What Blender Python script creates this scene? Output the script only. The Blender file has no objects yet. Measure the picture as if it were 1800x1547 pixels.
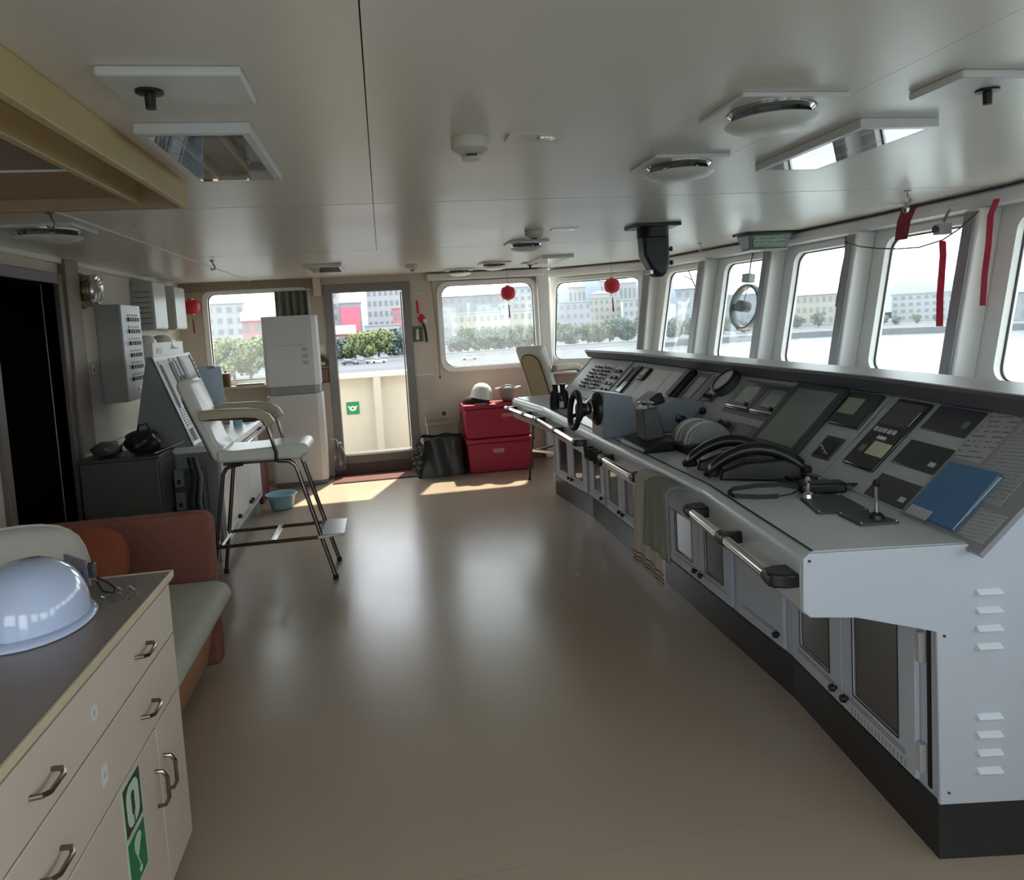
import bpy, math, random
from mathutils import Vector as V, Matrix
from mathutils.geometry import tessellate_polygon
import bmesh
random.seed(7)
S = bpy.context.scene
COL = S.collection
PI = math.pi

# ------------------------------------------------------------------ camera, world, sun, exposure
yaw, pitch, roll = .1719, .0817, .0568
fw = V((math.sin(yaw)*math.cos(pitch), math.cos(yaw)*math.cos(pitch), -math.sin(pitch)))
r0 = V((math.cos(yaw), -math.sin(yaw), 0)); u0 = r0.cross(fw)
cr = r0*math.cos(roll) - u0*math.sin(roll); cu = u0*math.cos(roll) + r0*math.sin(roll)
cd = bpy.data.cameras.new('camera'); cam = bpy.data.objects.new('camera', cd); COL.objects.link(cam)
cam.matrix_world = Matrix(((cr.x, cu.x, -fw.x, 0), (cr.y, cu.y, -fw.y, 0), (cr.z, cu.z, -fw.z, 1.6), (0, 0, 0, 1)))
cd.sensor_fit = 'HORIZONTAL'; cd.sensor_width = 36; cd.lens = 1279*36/1800
cd.shift_y = (668.7-773.5)/1800; cd.clip_start = .05; cd.clip_end = 8000
S.camera = cam
w = bpy.data.worlds.new('sky'); S.world = w; w.use_nodes = True
bg = w.node_tree.nodes['Background']; bg.inputs[0].default_value = (.87, .94, 1, 1); bg.inputs[1].default_value = 1.0
sd = bpy.data.lights.new('sun', 'SUN'); sun = bpy.data.objects.new('sun', sd); COL.objects.link(sun)
sd.energy = 2.6; sd.color = (1, .86, .66); sd.angle = math.radians(1.2)
sun.rotation_euler = V((-.23, -.70, -1)).to_track_quat('-Z', 'Y').to_euler()
S.view_settings.view_transform = 'Standard'; S.view_settings.look = 'None'
S.view_settings.gamma = 1; S.view_settings.use_curve_mapping = False
S.view_settings.exposure = 2.3
try:
    S.cycles.max_bounces = 8; S.cycles.diffuse_bounces = 5; S.cycles.transparent_max_bounces = 16
    S.cycles.use_denoising = True; S.cycles.sample_clamp_indirect = 8
    S.cycles.caustics_reflective = False; S.cycles.caustics_refractive = False
except Exception:
    pass

# ------------------------------------------------------------------ materials
def lin(h):
    h = h.lstrip('#'); o = []
    for i in (0, 2, 4):
        c = int(h[i:i+2], 16)/255
        o.append(c/12.92 if c <= .04045 else ((c+.055)/1.055)**2.4)
    return o
MATS = {}
def mat(name, col, rough=.5, metal=0, spec=.5, var=.05, vs=6, bump=0, bs=60, coat=0, stretch=None, rvar=0, trans=0, alpha=1):
    if name in MATS: return MATS[name]
    m = bpy.data.materials.new(name); m.use_nodes = True; nt = m.node_tree; N = nt.nodes; L = nt.links
    b = N['Principled BSDF']; c = lin(col)
    tc = N.new('ShaderNodeTexCoord'); src = tc.outputs['Object']
    if stretch:
        mp = N.new('ShaderNodeMapping'); mp.inputs['Scale'].default_value = stretch; L.new(src, mp.inputs[0]); src = mp.outputs[0]
    no = N.new('ShaderNodeTexNoise'); no.inputs['Scale'].default_value = vs; no.inputs['Detail'].default_value = 4; L.new(src, no.inputs['Vector'])
    mx = N.new('ShaderNodeMix'); mx.data_type = 'RGBA'; L.new(no.outputs['Fac'], mx.inputs['Factor'])
    mx.inputs['A'].default_value = [max(0, x*(1-2*var)) for x in c]+[1]; mx.inputs['B'].default_value = [min(1, x*(1+2*var)) for x in c]+[1]
    L.new(mx.outputs['Result'], b.inputs['Base Color'])
    b.inputs['Roughness'].default_value = rough; b.inputs['Metallic'].default_value = metal
    b.inputs['Specular IOR Level'].default_value = spec; b.inputs['Coat Weight'].default_value = coat
    if trans: b.inputs['Transmission Weight'].default_value = trans
    if alpha < 1: b.inputs['Alpha'].default_value = alpha
    if rvar:
        mr = N.new('ShaderNodeMapRange'); mr.inputs[3].default_value = rough-rvar; mr.inputs[4].default_value = rough+rvar
        L.new(no.outputs['Fac'], mr.inputs[0]); L.new(mr.outputs[0], b.inputs['Roughness'])
    if bump:
        n2 = N.new('ShaderNodeTexNoise'); n2.inputs['Scale'].default_value = bs; n2.inputs['Detail'].default_value = 3; L.new(src, n2.inputs['Vector'])
        bp = N.new('ShaderNodeBump'); bp.inputs['Strength'].default_value = bump; bp.inputs['Distance'].default_value = .01
        L.new(n2.outputs['Fac'], bp.inputs['Height']); L.new(bp.outputs[0], b.inputs['Normal'])
    MATS[name] = m; return m

def printmat(name, paper, ink, rows=14, axis=0, thr=.45, fill=.45, rough=.5, fine=18, margin=.08):
    """flat print: rows of broken dashes like lines of writing"""
    if name in MATS: return MATS[name]
    m = bpy.data.materials.new(name); m.use_nodes = True; nt = m.node_tree; N = nt.nodes; L = nt.links; b = N['Principled BSDF']
    tc = N.new('ShaderNodeTexCoord'); sp = N.new('ShaderNodeSeparateXYZ'); L.new(tc.outputs['Generated'], sp.inputs[0])
    def mt(op, a, bb=None):
        n = N.new('ShaderNodeMath'); n.operation = op
        for i, x in enumerate((a, bb)):
            if x is None: continue
            if isinstance(x, (int, float)): n.inputs[i].default_value = x
            else: L.new(x, n.inputs[i])
        return n.outputs[0]
    row = sp.outputs[axis]
    band = mt('LESS_THAN', mt('FRACT', mt('MULTIPLY', row, rows)), fill)
    no = N.new('ShaderNodeTexNoise'); no.inputs['Scale'].default_value = fine; no.inputs['Detail'].default_value = 1; L.new(tc.outputs['Generated'], no.inputs['Vector'])
    k = mt('MULTIPLY', band, mt('GREATER_THAN', no.outputs['Fac'], thr))
    k = mt('MULTIPLY', k, mt('MULTIPLY', mt('GREATER_THAN', row, margin), mt('LESS_THAN', row, 1-margin)))
    mx = N.new('ShaderNodeMix'); mx.data_type = 'RGBA'; L.new(k, mx.inputs['Factor'])
    mx.inputs['A'].default_value = lin(paper)+[1]; mx.inputs['B'].default_value = lin(ink)+[1]
    L.new(mx.outputs['Result'], b.inputs['Base Color']); b.inputs['Roughness'].default_value = rough
    MATS[name] = m; return m

def panemat(name='window_glass', dust=.035, gloss=1.0, tint=(.95, .98, .97)):
    if name in MATS: return MATS[name]
    m = bpy.data.materials.new(name); m.use_nodes = True; nt = m.node_tree; N = nt.nodes; L = nt.links
    N.remove(N['Principled BSDF']); out = N['Material Output']
    t = N.new('ShaderNodeBsdfTransparent'); t.inputs[0].default_value = (*tint, 1)
    d = N.new('ShaderNodeBsdfTranslucent'); d.inputs[0].default_value = (.95, .97, 1, 1)
    g = N.new('ShaderNodeBsdfGlossy'); g.inputs['Roughness'].default_value = .02
    tc = N.new('ShaderNodeTexCoord'); no = N.new('ShaderNodeTexNoise'); no.inputs['Scale'].default_value = 3; L.new(tc.outputs['Object'], no.inputs['Vector'])
    mr = N.new('ShaderNodeMapRange'); mr.inputs[3].default_value = dust*.6; mr.inputs[4].default_value = dust*1.4; L.new(no.outputs['Fac'], mr.inputs[0])
    m1 = N.new('ShaderNodeMixShader'); L.new(mr.outputs[0], m1.inputs[0]); L.new(t.outputs[0], m1.inputs[1]); L.new(d.outputs[0], m1.inputs[2])
    f = N.new('ShaderNodeLayerWeight'); f.inputs[0].default_value = .5
    pw = N.new('ShaderNodeMath'); pw.operation = 'POWER'; pw.inputs[1].default_value = 5; L.new(f.outputs['Facing'], pw.inputs[0])
    k = N.new('ShaderNodeMath'); k.operation = 'MULTIPLY_ADD'; k.inputs[1].default_value = .9*gloss; k.inputs[2].default_value = .04*gloss; L.new(pw.outputs[0], k.inputs[0])
    m2 = N.new('ShaderNodeMixShader'); L.new(k.outputs[0], m2.inputs[0]); L.new(m1.outputs[0], m2.inputs[1]); L.new(g.outputs[0], m2.inputs[2])
    L.new(m2.outputs[0], out.inputs[0]); MATS[name] = m; return m

wall_m = mat('beige_wall_paint', '#cbc1b0', .42, var=.02, bump=.05, bs=30)
wall_w = mat('white_wall_paint', '#ebebe8', .30, var=.02, coat=.2)
ceil_m = mat('ceiling_laminate', '#dedbd4', .30, var=.015, vs=2, rvar=.05, bump=.025, bs=1.2)
floor_m = mat('beige_vinyl_floor', '#b09f8d', .25, var=.03, vs=3, rvar=.06, bump=.10, bs=5, stretch=(1, .35, 1))
dark_gap = mat('dark_joint', '#2a2826', .8)
black_p = mat('black_plastic', '#141517', .38, var=.1)
black_r = mat('black_rubber', '#101012', .6, var=.1)
plinth_m = mat('black_plinth_vinyl', '#26262a', .22, var=.15, vs=12)
cons_m = mat('console_light_grey_paint', '#bfc5d0', .38, var=.015)
desk_m = mat('desk_grey_laminate', '#c0c5c6', .28, var=.03)
slope_m = mat('panel_grey_paint', '#adb1b3', .42, var=.02)
ledge_m = mat('ledge_dark_grey', '#5d5b62', .45, var=.06, vs=20)
chrome = mat('chrome', '#d9d9d6', .12, 1, var=.02)
steel = mat('brushed_steel', '#9b9b98', .28, 1, var=.05, vs=30)
brass = mat('polished_brass_steel', '#a89c80', .16, 1, var=.05)
dgrey = mat('dark_grey_plastic', '#3c3f42', .42, var=.08)
mgrey = mat('mid_grey_plastic', '#74787b', .42, var=.05)
lgrey = mat('light_grey_plastic', '#b6b7b5', .42, var=.03)
white_p = mat('white_plastic', '#dfe0de', .35, var=.02)
white_pt = mat('white_enamel', '#d7d9dc', .32, var=.02)
cream = mat('cream_laminate', '#d3c2b3', .40, var=.03, vs=3)
cream_y = mat('yellowed_edge_strip', '#d0bf9f', .45, var=.06)
brown_top = mat('taupe_laminate_top', '#8d7f78', .32, var=.06, vs=9)
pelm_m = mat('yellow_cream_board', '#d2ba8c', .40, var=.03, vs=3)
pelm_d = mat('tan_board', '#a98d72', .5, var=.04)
orange_f = mat('rust_upholstery', '#804f41', .75, var=.08, vs=25, bump=.15, bs=300)
seat_f = mat('grey_beige_upholstery', '#b7b7aa', .7, var=.05, vs=20, bump=.1, bs=300)
cush_g = mat('pale_grey_cotton', '#c2beb4', .85, var=.05, bump=.12, bs=60)
cush_o = mat('orange_cotton', '#9a5138', .85, var=.08, bump=.12, bs=60)
vinyl_w = mat('cream_vinyl', '#d8d6cd', .34, var=.02)
vinyl_t = mat('tan_vinyl_arm', '#b3a68f', .4, var=.03)
tube_m = mat('dark_chrome_tube', '#6f6a66', .22, 1, var=.04)
red_pl = mat('red_plastic', '#a92b45', .38, var=.04)
red_p = mat('red_paper', '#c4213a', .55, var=.05)
red_d = mat('dark_red_cloth', '#7c2030', .6, var=.08)
blue_f = mat('blue_folder_card', '#47709c', .40, var=.03)
paper = mat('white_paper', '#dfdfdc', .6, var=.02)
green_s = mat('sign_green', '#1f7a52', .45, var=.04)
green_d = mat('sign_dark_green', '#33402f', .45, var=.05)
sign_w = mat('sign_pale', '#c7dcc4', .45, var=.02)
helmet_w = mat('white_gloss_shell', '#c6d3f0', .14, var=.01, coat=.6)
glass = panemat()
thin_glass = panemat('clear_cover', .03, 1.0, (.97, .98, .98))
smoke_gl = panemat('cabinet_glass', .25, 1.6, (.55, .56, .56))
# ------------------------------------------------------------------ mesh helpers
ORG = {}
class MB:
    def __init__(s): s.v = []; s.f = []
    def add(s, vs, fs):
        n = len(s.v); s.v += [V(p) for p in vs]; s.f += [tuple(i+n for i in f) for f in fs]; return s
    def hexa(s, p):
        return s.add(p, [(0, 3, 2, 1), (4, 5, 6, 7), (0, 1, 5, 4), (1, 2, 6, 5), (2, 3, 7, 6), (3, 0, 4, 7)])
    def box(s, x0, x1, y0, y1, z0, z1):
        return s.hexa([(x0, y0, z0), (x1, y0, z0), (x1, y1, z0), (x0, y1, z0), (x0, y0, z1), (x1, y0, z1), (x1, y1, z1), (x0, y1, z1)])
    def fbox(s, F, u, v, h):
        o, ex, ey, en = F
        P = lambda a, b, c: o+ex*a+ey*b+en*c
        return s.hexa([P(u[0], v[0], h[0]), P(u[1], v[0], h[0]), P(u[1], v[1], h[0]), P(u[0], v[1], h[0]), P(u[0], v[0], h[1]), P(u[1], v[0], h[1]), P(u[1], v[1], h[1]), P(u[0], v[1], h[1])])
    def prism(s, F, loop, h0, h1):
        o, ex, ey, en = F; n = len(loop)
        a = [o+ex*p[0]+ey*p[1]+en*h0 for p in loop]; b = [o+ex*p[0]+ey*p[1]+en*h1 for p in loop]
        return s.add(a+b, [tuple(range(n))[::-1], tuple(range(n, 2*n))]+[(i, (i+1) % n, n+(i+1) % n, n+i) for i in range(n)])
    def plate(s, F, outer, holes, h0, h1):
        o, ex, ey, en = F; loops = [outer]+holes
        tris = tessellate_polygon([[V((p[0], p[1], 0)) for p in l] for l in loops])
        flat = [p for l in loops for p in l]; n = len(flat)
        P = lambda p, h: o+ex*p[0]+ey*p[1]+en*h
        fs = [tuple(t) for t in tris]+[tuple(i+n for i in t[::-1]) for t in tris]; k = 0
        for l in loops:
            m = len(l); fs += [(k+i, k+(i+1) % m, n+k+(i+1) % m, n+k+i) for i in range(m)]; k += m
        return s.add([P(p, h0) for p in flat]+[P(p, h1) for p in flat], fs)
    def ring(s, F, A, B, h0, h1):
        o, ex, ey, en = F; n = len(A); P = lambda p, h: o+ex*p[0]+ey*p[1]+en*h
        vs = [P(p, h0) for p in A]+[P(p, h0) for p in B]+[P(p, h1) for p in A]+[P(p, h1) for p in B]; fs = []
        for i in range(n):
            j = (i+1) % n
            fs += [(i, j, n+j, n+i), (2*n+i, 3*n+i, 3*n+j, 2*n+j), (i, 2*n+i, 2*n+j, j), (n+i, n+j, 3*n+j, 3*n+i)]
        return s.add(vs, fs)
    def cyl(s, p0, p1, r, n=14, r2=None):
        p0 = V(p0); p1 = V(p1); d = (p1-p0).normalized(); a = d.orthogonal().normalized(); b = d.cross(a); r2 = r if r2 is None else r2
        A = [p0+(a*math.cos(2*PI*i/n)+b*math.sin(2*PI*i/n))*r for i in range(n)]
        B = [p1+(a*math.cos(2*PI*i/n)+b*math.sin(2*PI*i/n))*r2 for i in range(n)]
        return s.add(A+B, [tuple(range(n))[::-1], tuple(range(n, 2*n))]+[(i, (i+1) % n, n+(i+1) % n, n+i) for i in range(n)])
    def tube(s, pts, r, n=8, closed=False):
        pts = [V(p) for p in pts]; m = len(pts); rings = []; prev = None
        for i, p in enumerate(pts):
            if closed: d = pts[(i+1) % m]-pts[i-1]
            else: d = pts[min(i+1, m-1)]-pts[max(i-1, 0)]
            d.normalize()
            a = d.orthogonal().normalized() if prev is None else (prev-d*prev.dot(d)).normalized()
            prev = a; b = d.cross(a); rr = r[i] if isinstance(r, (list, tuple)) else r
            rings.append([p+(a*math.cos(2*PI*k/n)+b*math.sin(2*PI*k/n))*rr for k in range(n)])
        fs = []; M = m if closed else m-1
        for i in range(M):
            j = (i+1) % m
            fs += [(i*n+k, i*n+(k+1) % n, j*n+(k+1) % n, j*n+k) for k in range(n)]
        if not closed: fs += [tuple(range(n))[::-1], tuple((m-1)*n+k for k in range(n))]
        return s.add([p for q in rings for p in q], fs)
    def lathe(s, prof, n=20, o=(0, 0, 0), F=None, sx=1, sy=1, ring=False):
        o = V(o); ex, ey, ez = F if F else (V((1, 0, 0)), V((0, 1, 0)), V((0, 0, 1))); vs = []; fs = []; m = len(prof)
        for r, z in prof:
            vs += [o+ex*(r*sx*math.cos(2*PI*k/n))+ey*(r*sy*math.sin(2*PI*k/n))+ez*z for k in range(n)]
        for i in range(m-1):
            fs += [(i*n+k, i*n+(k+1) % n, (i+1)*n+(k+1) % n, (i+1)*n+k) for k in range(n)]
        if ring: fs += [((m-1)*n+k, (m-1)*n+(k+1) % n, (k+1) % n, k) for k in range(n)]; return s.add(vs, fs)
        if prof[0][0] > 1e-6: fs.append(tuple(range(n))[::-1])
        if prof[-1][0] > 1e-6: fs.append(tuple((m-1)*n+k for k in range(n)))
        return s.add(vs, fs)
    def grid(s, fn, nu, nv):
        vs = [fn(i/nu, j/nv) for i in range(nu+1) for j in range(nv+1)]
        return s.add(vs, [(i*(nv+1)+j, (i+1)*(nv+1)+j, (i+1)*(nv+1)+j+1, i*(nv+1)+j+1) for i in range(nu) for j in range(nv)])
    def build(s, name, m, parent=None, bev=0, seg=2, sm=35, W=False, solid=0, sub=0, kind=None, label=None):
        me = bpy.data.meshes.new(name)
        off = ORG.get(parent.name, V((0, 0, 0))) if (W and parent) else V((0, 0, 0))
        bm = bmesh.new(); vs = [bm.verts.new(p-off) for p in s.v]
        for f in s.f:
            try: bm.faces.new([vs[i] for i in f])
            except ValueError: pass
        bmesh.ops.remove_doubles(bm, verts=bm.verts, dist=1e-6)
        bmesh.ops.recalc_face_normals(bm, faces=bm.faces)
        bm.to_mesh(me); bm.free()
        me.materials.append(m)
        for p in me.polygons: p.use_smooth = True
        try: me.set_sharp_from_angle(angle=math.radians(sm))
        except Exception: pass
        o = bpy.data.objects.new(name, me); COL.objects.link(o)
        if parent: o.parent = parent; ORG[o.name] = ORG.get(parent.name, V((0, 0, 0)))
        if solid:
            q = o.modifiers.new('t', 'SOLIDIFY'); q.thickness = solid; q.offset = 0
        if bev:
            q = o.modifiers.new('b', 'BEVEL'); q.width = bev; q.segments = seg; q.limit_method = 'ANGLE'; q.angle_limit = math.radians(40); q.harden_normals = False
        if sub:
            q = o.modifiers.new('s', 'SUBSURF'); q.levels = sub; q.render_levels = sub
        if kind: o['kind'] = kind
        if label: o['label'] = label
        return o
def tag(o, label, cat, group=None, kind=None):
    o['label'] = label
    if cat: o['category'] = cat
    if group: o['group'] = group
    if kind: o['kind'] = kind
    return o
def thing(name, label, cat, loc=(0, 0, 0), rz=0, group=None, kind=None):
    o = bpy.data.objects.new(name, None); COL.objects.link(o); o.location = loc; o.rotation_euler = (0, 0, rz); o.empty_display_size = .1
    ORG[o.name] = V(loc); return tag(o, label, cat, group, kind)
def struct(o, label=None):
    o['kind'] = 'structure'
    if label: o['label'] = label
    return o
def dup(root, loc, rz=None, label=None):
    def cp(o, par):
        c = o.copy(); COL.objects.link(c)
        if par: c.parent = par
        for ch in list(o.children): cp(ch, c)
        return c
    r = cp(root, None); r.location = loc
    if rz is not None: r.rotation_euler = (0, 0, rz)
    if label: r['label'] = label
    ORG[r.name] = V(loc); return r
def rrect(x0, x1, y0, y1, r, n=5):
    o = []
    for cx, cy, a0 in ((x1-r, y0+r, -PI/2), (x1-r, y1-r, 0), (x0+r, y1-r, PI/2), (x0+r, y0+r, PI)):
        o += [(cx+r*math.cos(a0+PI/2*i/n), cy+r*math.sin(a0+PI/2*i/n)) for i in range(n+1)]
    return o
X, Y, Z = V((1, 0, 0)), V((0, 1, 0)), V((0, 0, 1))
O = V((0, 0, 0))
def frm(o, ex, ey, en): return (V(o), V(ex), V(ey), V(en))

# ------------------------------------------------------------------ setting: floor, ceiling
CZ = 2.18
fl = struct(MB().box(-2.3, 3.9, -.5, 8.3, -.08, -.004).build('floor', dark_gap), 'glossy beige vinyl floor')
for a, b in ((-.5, 1.996), (1.999, 8.3)):
    MB().box(-2.3, 3.9, a, b, -.02, 0).build('vinyl_sheet', floor_m, fl)
cl = struct(MB().box(-2.3, 3.9, -.5, 8.4, CZ+.03, CZ+.1).build('ceiling', dark_gap), 'off-white panelled ceiling')
rows_ = [(-.5, 3.5, [-2.3, -1.35, 0, 1.34, 3.9]), (3.5, 5.57, [-2.3, -1.35, 0, 3.9]), (5.57, 7.64, [-2.3, -1.35, 3.9]), (7.64, 8.4, [-2.3, -1.35, 3.9])]
for ya, yb, xs in rows_:
    for i in range(len(xs)-1):
        ga = .0015 if xs[i] == 0 else .0008; gb = .0015 if xs[i+1] == 0 else .0008
        MB().box(xs[i]+ga, xs[i+1]-gb, ya+.006, yb-.006, CZ, CZ+.03).build('ceiling_panel', ceil_m, cl)
MB().box(-1.358, -1.342, 2.95, 8.2, CZ-.006, CZ).build('cover_strip', white_p, cl)

# walls seen to the left
LX = -2.1
wl = struct(MB().plate(frm((LX, 0, 0), Y, Z, -X), [(-.5, 0), (8.3, 0), (8.3, CZ), (-.5, CZ)], [[(4.42, .02), (5.26, .02), (5.26, 2.01), (4.42, 2.01)]], 0, .08).build('wall_left', wall_m), 'beige wall with the dark doorway')
struct(MB().box(LX, LX+.03, 2.95, 8.2, CZ-.03, CZ).build('trim_1', white_p), 'white cornice strip on the left wall')
d2 = thing('door_2', 'open doorway to the unlit room in the left wall', None, (LX, 4.84, 0), kind='structure')
MB().box(LX-.08, LX+.03, 5.26, 5.33, 0, 2.08).build('jamb', mat('brown_grey_jamb', '#6d625c', .5), d2, W=True, bev=.006)
MB().box(LX-.08, LX+.03, 4.35, 4.42, 0, 2.08).build('jamb', MATS['brown_grey_jamb'], d2, W=True, bev=.006)
MB().box(LX-.08, LX+.03, 4.42, 5.26, 2.01, 2.08).build('lintel', mat('mauve_grey_lintel', '#7d7480', .45), d2, W=True, bev=.006)
nb = mat('painted_shade_lining', '#15131a', .8)  # near-black walls, the darkness of the room is put into the colour
rm = struct(MB().box(LX-1.6, LX-1.5, 3.6, 6.2, 0, 2.2).box(LX-1.6, LX-.08, 3.5, 3.6, 0, 2.2).box(LX-1.6, LX-.08, 6.2, 6.3, 0, 2.2).box(LX-1.6, LX-.08, 3.5, 6.3, 2.2, 2.3).box(LX-1.6, LX-.08, 3.5, 6.3, -.1, 0).build('wall_dark_room', nb), 'walls of the unlit room, darkness put into their colour')
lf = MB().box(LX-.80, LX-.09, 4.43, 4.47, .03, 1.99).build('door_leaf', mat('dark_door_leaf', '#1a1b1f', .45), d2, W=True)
MB().box(LX-.26, LX-.18, 4.47, 4.476, 1.18, 1.36).cyl((LX-.22, 4.476, 1.27), (LX-.22, 4.53, 1.27), .012).cyl((LX-.22, 4.53, 1.27), (LX-.34, 4.53, 1.27), .011).build('door_handle', steel, lf, W=True)
pil = struct(MB().box(LX, LX+.045, 5.35, 5.57, 0, CZ).build('trim_2', mat('brown_pilaster', '#8b7e6f', .5), bev=.004), 'brown pilaster beside the dark doorway')

# far wall
FY = 8.2
hl = rrect(-1.80, -.80, 1.12, 2.055, .07); hd = [(-.51, .23), (.24, .23), (.24, 2.01), (-.51, 2.01)]; h1 = rrect(.67, 1.73, 1.11, 2.035, .11)
wf = struct(MB().plate(frm((0, FY, 0), X, Z, Y), [(-2.2, 0), (1.86, 0), (1.86, CZ), (-2.2, CZ)], [hl, hd, h1], 0, .09).build('wall_far', wall_m), 'beige end wall with the bright doorway')
struct(MB().box(-2.1, -.62, FY-.05, FY, 2.09, CZ).build('trim_3', mat('brown_soffit', '#8f7f6c', .5)), 'brown soffit above the small window')
struct(MB().box(-.70, -.62, FY-.09, FY, 1.98, CZ).build('trim_4', cream), 'cream bulkhead corner beside the bright doorway')

def window(num, label, F, loop, loop_out, loop_in, fmat=wall_w, side=-1, deep=.02, back=.05, pane_h=.03):
    t = thing('window_%d' % num, label, None, F[0], kind='structure')
    MB().ring(F, loop_out, loop_in, side*deep, pane_h+.004).build('window_frame', fmat, t, W=True, sm=50)
    n = len(loop_in); c = (sum(p[0] for p in loop_in)/n, sum(p[1] for p in loop_in)/n)
    def off(l, d): return [(p[0]+(c[0]-p[0])*d, p[1]+(c[1]-p[1])*d) for p in l]
    MB().ring(F, off(loop_in, -.004), off(loop_in, .014), pane_h-.010, pane_h+.002).build('gasket', black_r, t, W=True, sm=50)
    MB().prism(F, off(loop_in, -.004), pane_h, pane_h+.006).build('pane', glass, t, W=True)
    return t
ff = frm((0, FY, 0), X, Z, Y)
window(1, 'small rounded window with a green curtain by the tall white cabinet', ff, hl, rrect(-1.85, -.75, 1.07, 2.09, .09), hl, wall_w, -1, .025)
window(2, 'rounded window behind the red chests', ff, h1, rrect(.625, 1.775, 1.065, 2.075, .13), rrect(.675, 1.725, 1.115, 2.03, .11), wall_w, -1, .03)
struct(MB().box(-1.9, -.72, FY-.14, FY, 1.045, 1.075).build('trim_5', cream, bev=.004), 'cream sill under the small window')
d1 = thing('door_1', 'open outer doorway in grey metal frame leading to the wing deck', None, (-.13, FY, 0), kind='structure')
fg = mat('door_frame_grey', '#7d7a78', .4)
MB().ring(ff, [(-.60, .12), (.33, .12), (.33, 2.10), (-.60, 2.10)], [(-.51, .23), (.24, .23), (.24, 2.01), (-.51, 2.01)], -.035, .10).build('door_frame', fg, d1, W=True, bev=.006)
MB().box(-.62, .35, FY-.03, FY, 0, .12).build('kick_plate', mat('brown_kick', '#5d4a42', .5), d1, W=True)
MB().box(-.53, .26, FY-.06, FY+.1, .215, .235).build('threshold', steel, d1, W=True)
MB().tube([(.225, FY+.02, .25), (.225, FY+.02, 1.99)], .008).build('latch_rod', steel, d1, W=True)
struct(MB().box(.35, 1.86, FY-.015, FY, 0, .10).build('baseboard_far', mat('brown_skirting', '#6b564a', .5)), 'brown skirting of the end wall')

# raked front wall with posts, nine window bays
VX = [(1.84, 8.2), (2.80, 7.5), (2.98, 6.55), (3.13, 5.62), (3.20, 4.62), (3.22, 3.60), (3.17, 2.6), (3.05, 1.65), (2.85, .70), (1.9, -.3)]
ZS, RK = 1.0, math.tan(math.radians(11))
def outn(a, b):
    d = V((b[0]-a[0], b[1]-a[1], 0)).normalized(); n = V((-d.y, d.x, 0)); return d, (n if n.x > 0 else -n)
mit = []
for k in range(len(VX)):
    ns = []
    if k > 0: ns.append(outn(VX[k-1], VX[k])[1])
    if k < len(VX)-1: ns.append(outn(VX[k], VX[k+1])[1])
    m_ = sum(ns, V((0, 0, 0))).normalized(); m_ = m_/max(.5, m_.dot(ns[0])); mit.append(m_)
def vp(k, z, d=0): # point on the wall line k at height z, d outward
    return V((VX[k][0], VX[k][1], z))+mit[k]*((max(0, z-ZS))*RK+d)
blabels = ['rounded window in the angled corner bay behind the far chair', 'narrow-looking window beside the corner bay', 'window with the round spinning screen', 'window left of the large centre window', 'large centre window with the red ribbon and cable', 'window at the right edge of the view', 'front window beyond the right edge', 'second front window beyond the right edge', 'front window beside the viewer']
for k in range(len(VX)-1):
    a, b = V((*VX[k], ZS)), V((*VX[k+1], ZS)); d, n = outn(VX[k], VX[k+1])
    ey = (n*RK+Z).normalized(); en = d.cross(ey); en = en if en.dot(n) > 0 else -en
    F = frm(a, d, ey, en); Lb = (b-a).length; H = (CZ+.03-ZS)/ey.z
    ta, tb = vp(k, CZ+.03)-a, vp(k+1, CZ+.03)-a
    outer = [(0, 0), (Lb, 0), (tb.dot(d), H), (ta.dot(d), H)]
    i0, i1 = (.07, .10) if k == 0 else (.17, .13)
    hole = rrect(i0, Lb-i1, .12, 1.045, .09)
    struct(MB().plate(F, outer, [hole], 0, .07).build('wall_front_bay_%d' % (k+1), wall_w), 'white raked wall bay around the %s' % blabels[k])
    window(3+k, blabels[k], F, hole, rrect(i0-.035, Lb-i1+.035, .085, 1.08, .12), rrect(i0+.012, Lb-i1-.012, .132, 1.033, .085), wall_w, -1, .012, .07, .04)
    # lower wall and inner sill
    struct(MB().hexa([vp(k, 0), vp(k+1, 0), vp(k+1, 0, .08), vp(k, 0, .08), vp(k, ZS), vp(k+1, ZS), vp(k+1, ZS, .08), vp(k, ZS, .08)]).build('wall_front_dado_%d' % (k+1), wall_m if k == 0 else wall_w), 'lower wall under the %s' % blabels[k])
    struct(MB().hexa([vp(k, ZS-.03, -.10), vp(k+1, ZS-.03, -.10), vp(k+1, ZS-.03), vp(k, ZS-.03), vp(k, ZS, -.10), vp(k+1, ZS, -.10), vp(k+1, ZS), vp(k, ZS)]).build('trim_%d' % (10+k), wall_w, bev=.006), 'white sill under the %s' % blabels[k])
    # curtain box under the ceiling: rolled front
    za, zb = 2.075, 2.165; g = .012
    p0, p1 = vp(k, zb), vp(k+1, zb); ax = (p1-p0).normalized(); p0 = p0+ax*(g*.3); p1 = p1-ax*(g*.3)
    inn = -(mit[k]+mit[k+1]).normalized()
    mb = MB(); q0 = p0+inn*.0; q1 = p1+inn*.0
    prof = [(0, 0), (.10, 0), (.125, -.015), (.13, -.05), (.115, -.08), (.09, -.09), (0, -.09)]
    loopA = [q0+inn*x+Z*z for x, z in prof]; loopB = [q1+inn*x+Z*z for x, z in prof]; nn = len(prof)
    mb.add(loopA+loopB, [tuple(range(nn)), tuple(range(nn, 2*nn))]+[(i, (i+1) % nn, nn+(i+1) % nn, nn+i) for i in range(nn)])
    struct(mb.build('trim_%d' % (20+k), white_pt, sm=30), 'white curtain box above the %s' % blabels[k])
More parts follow.
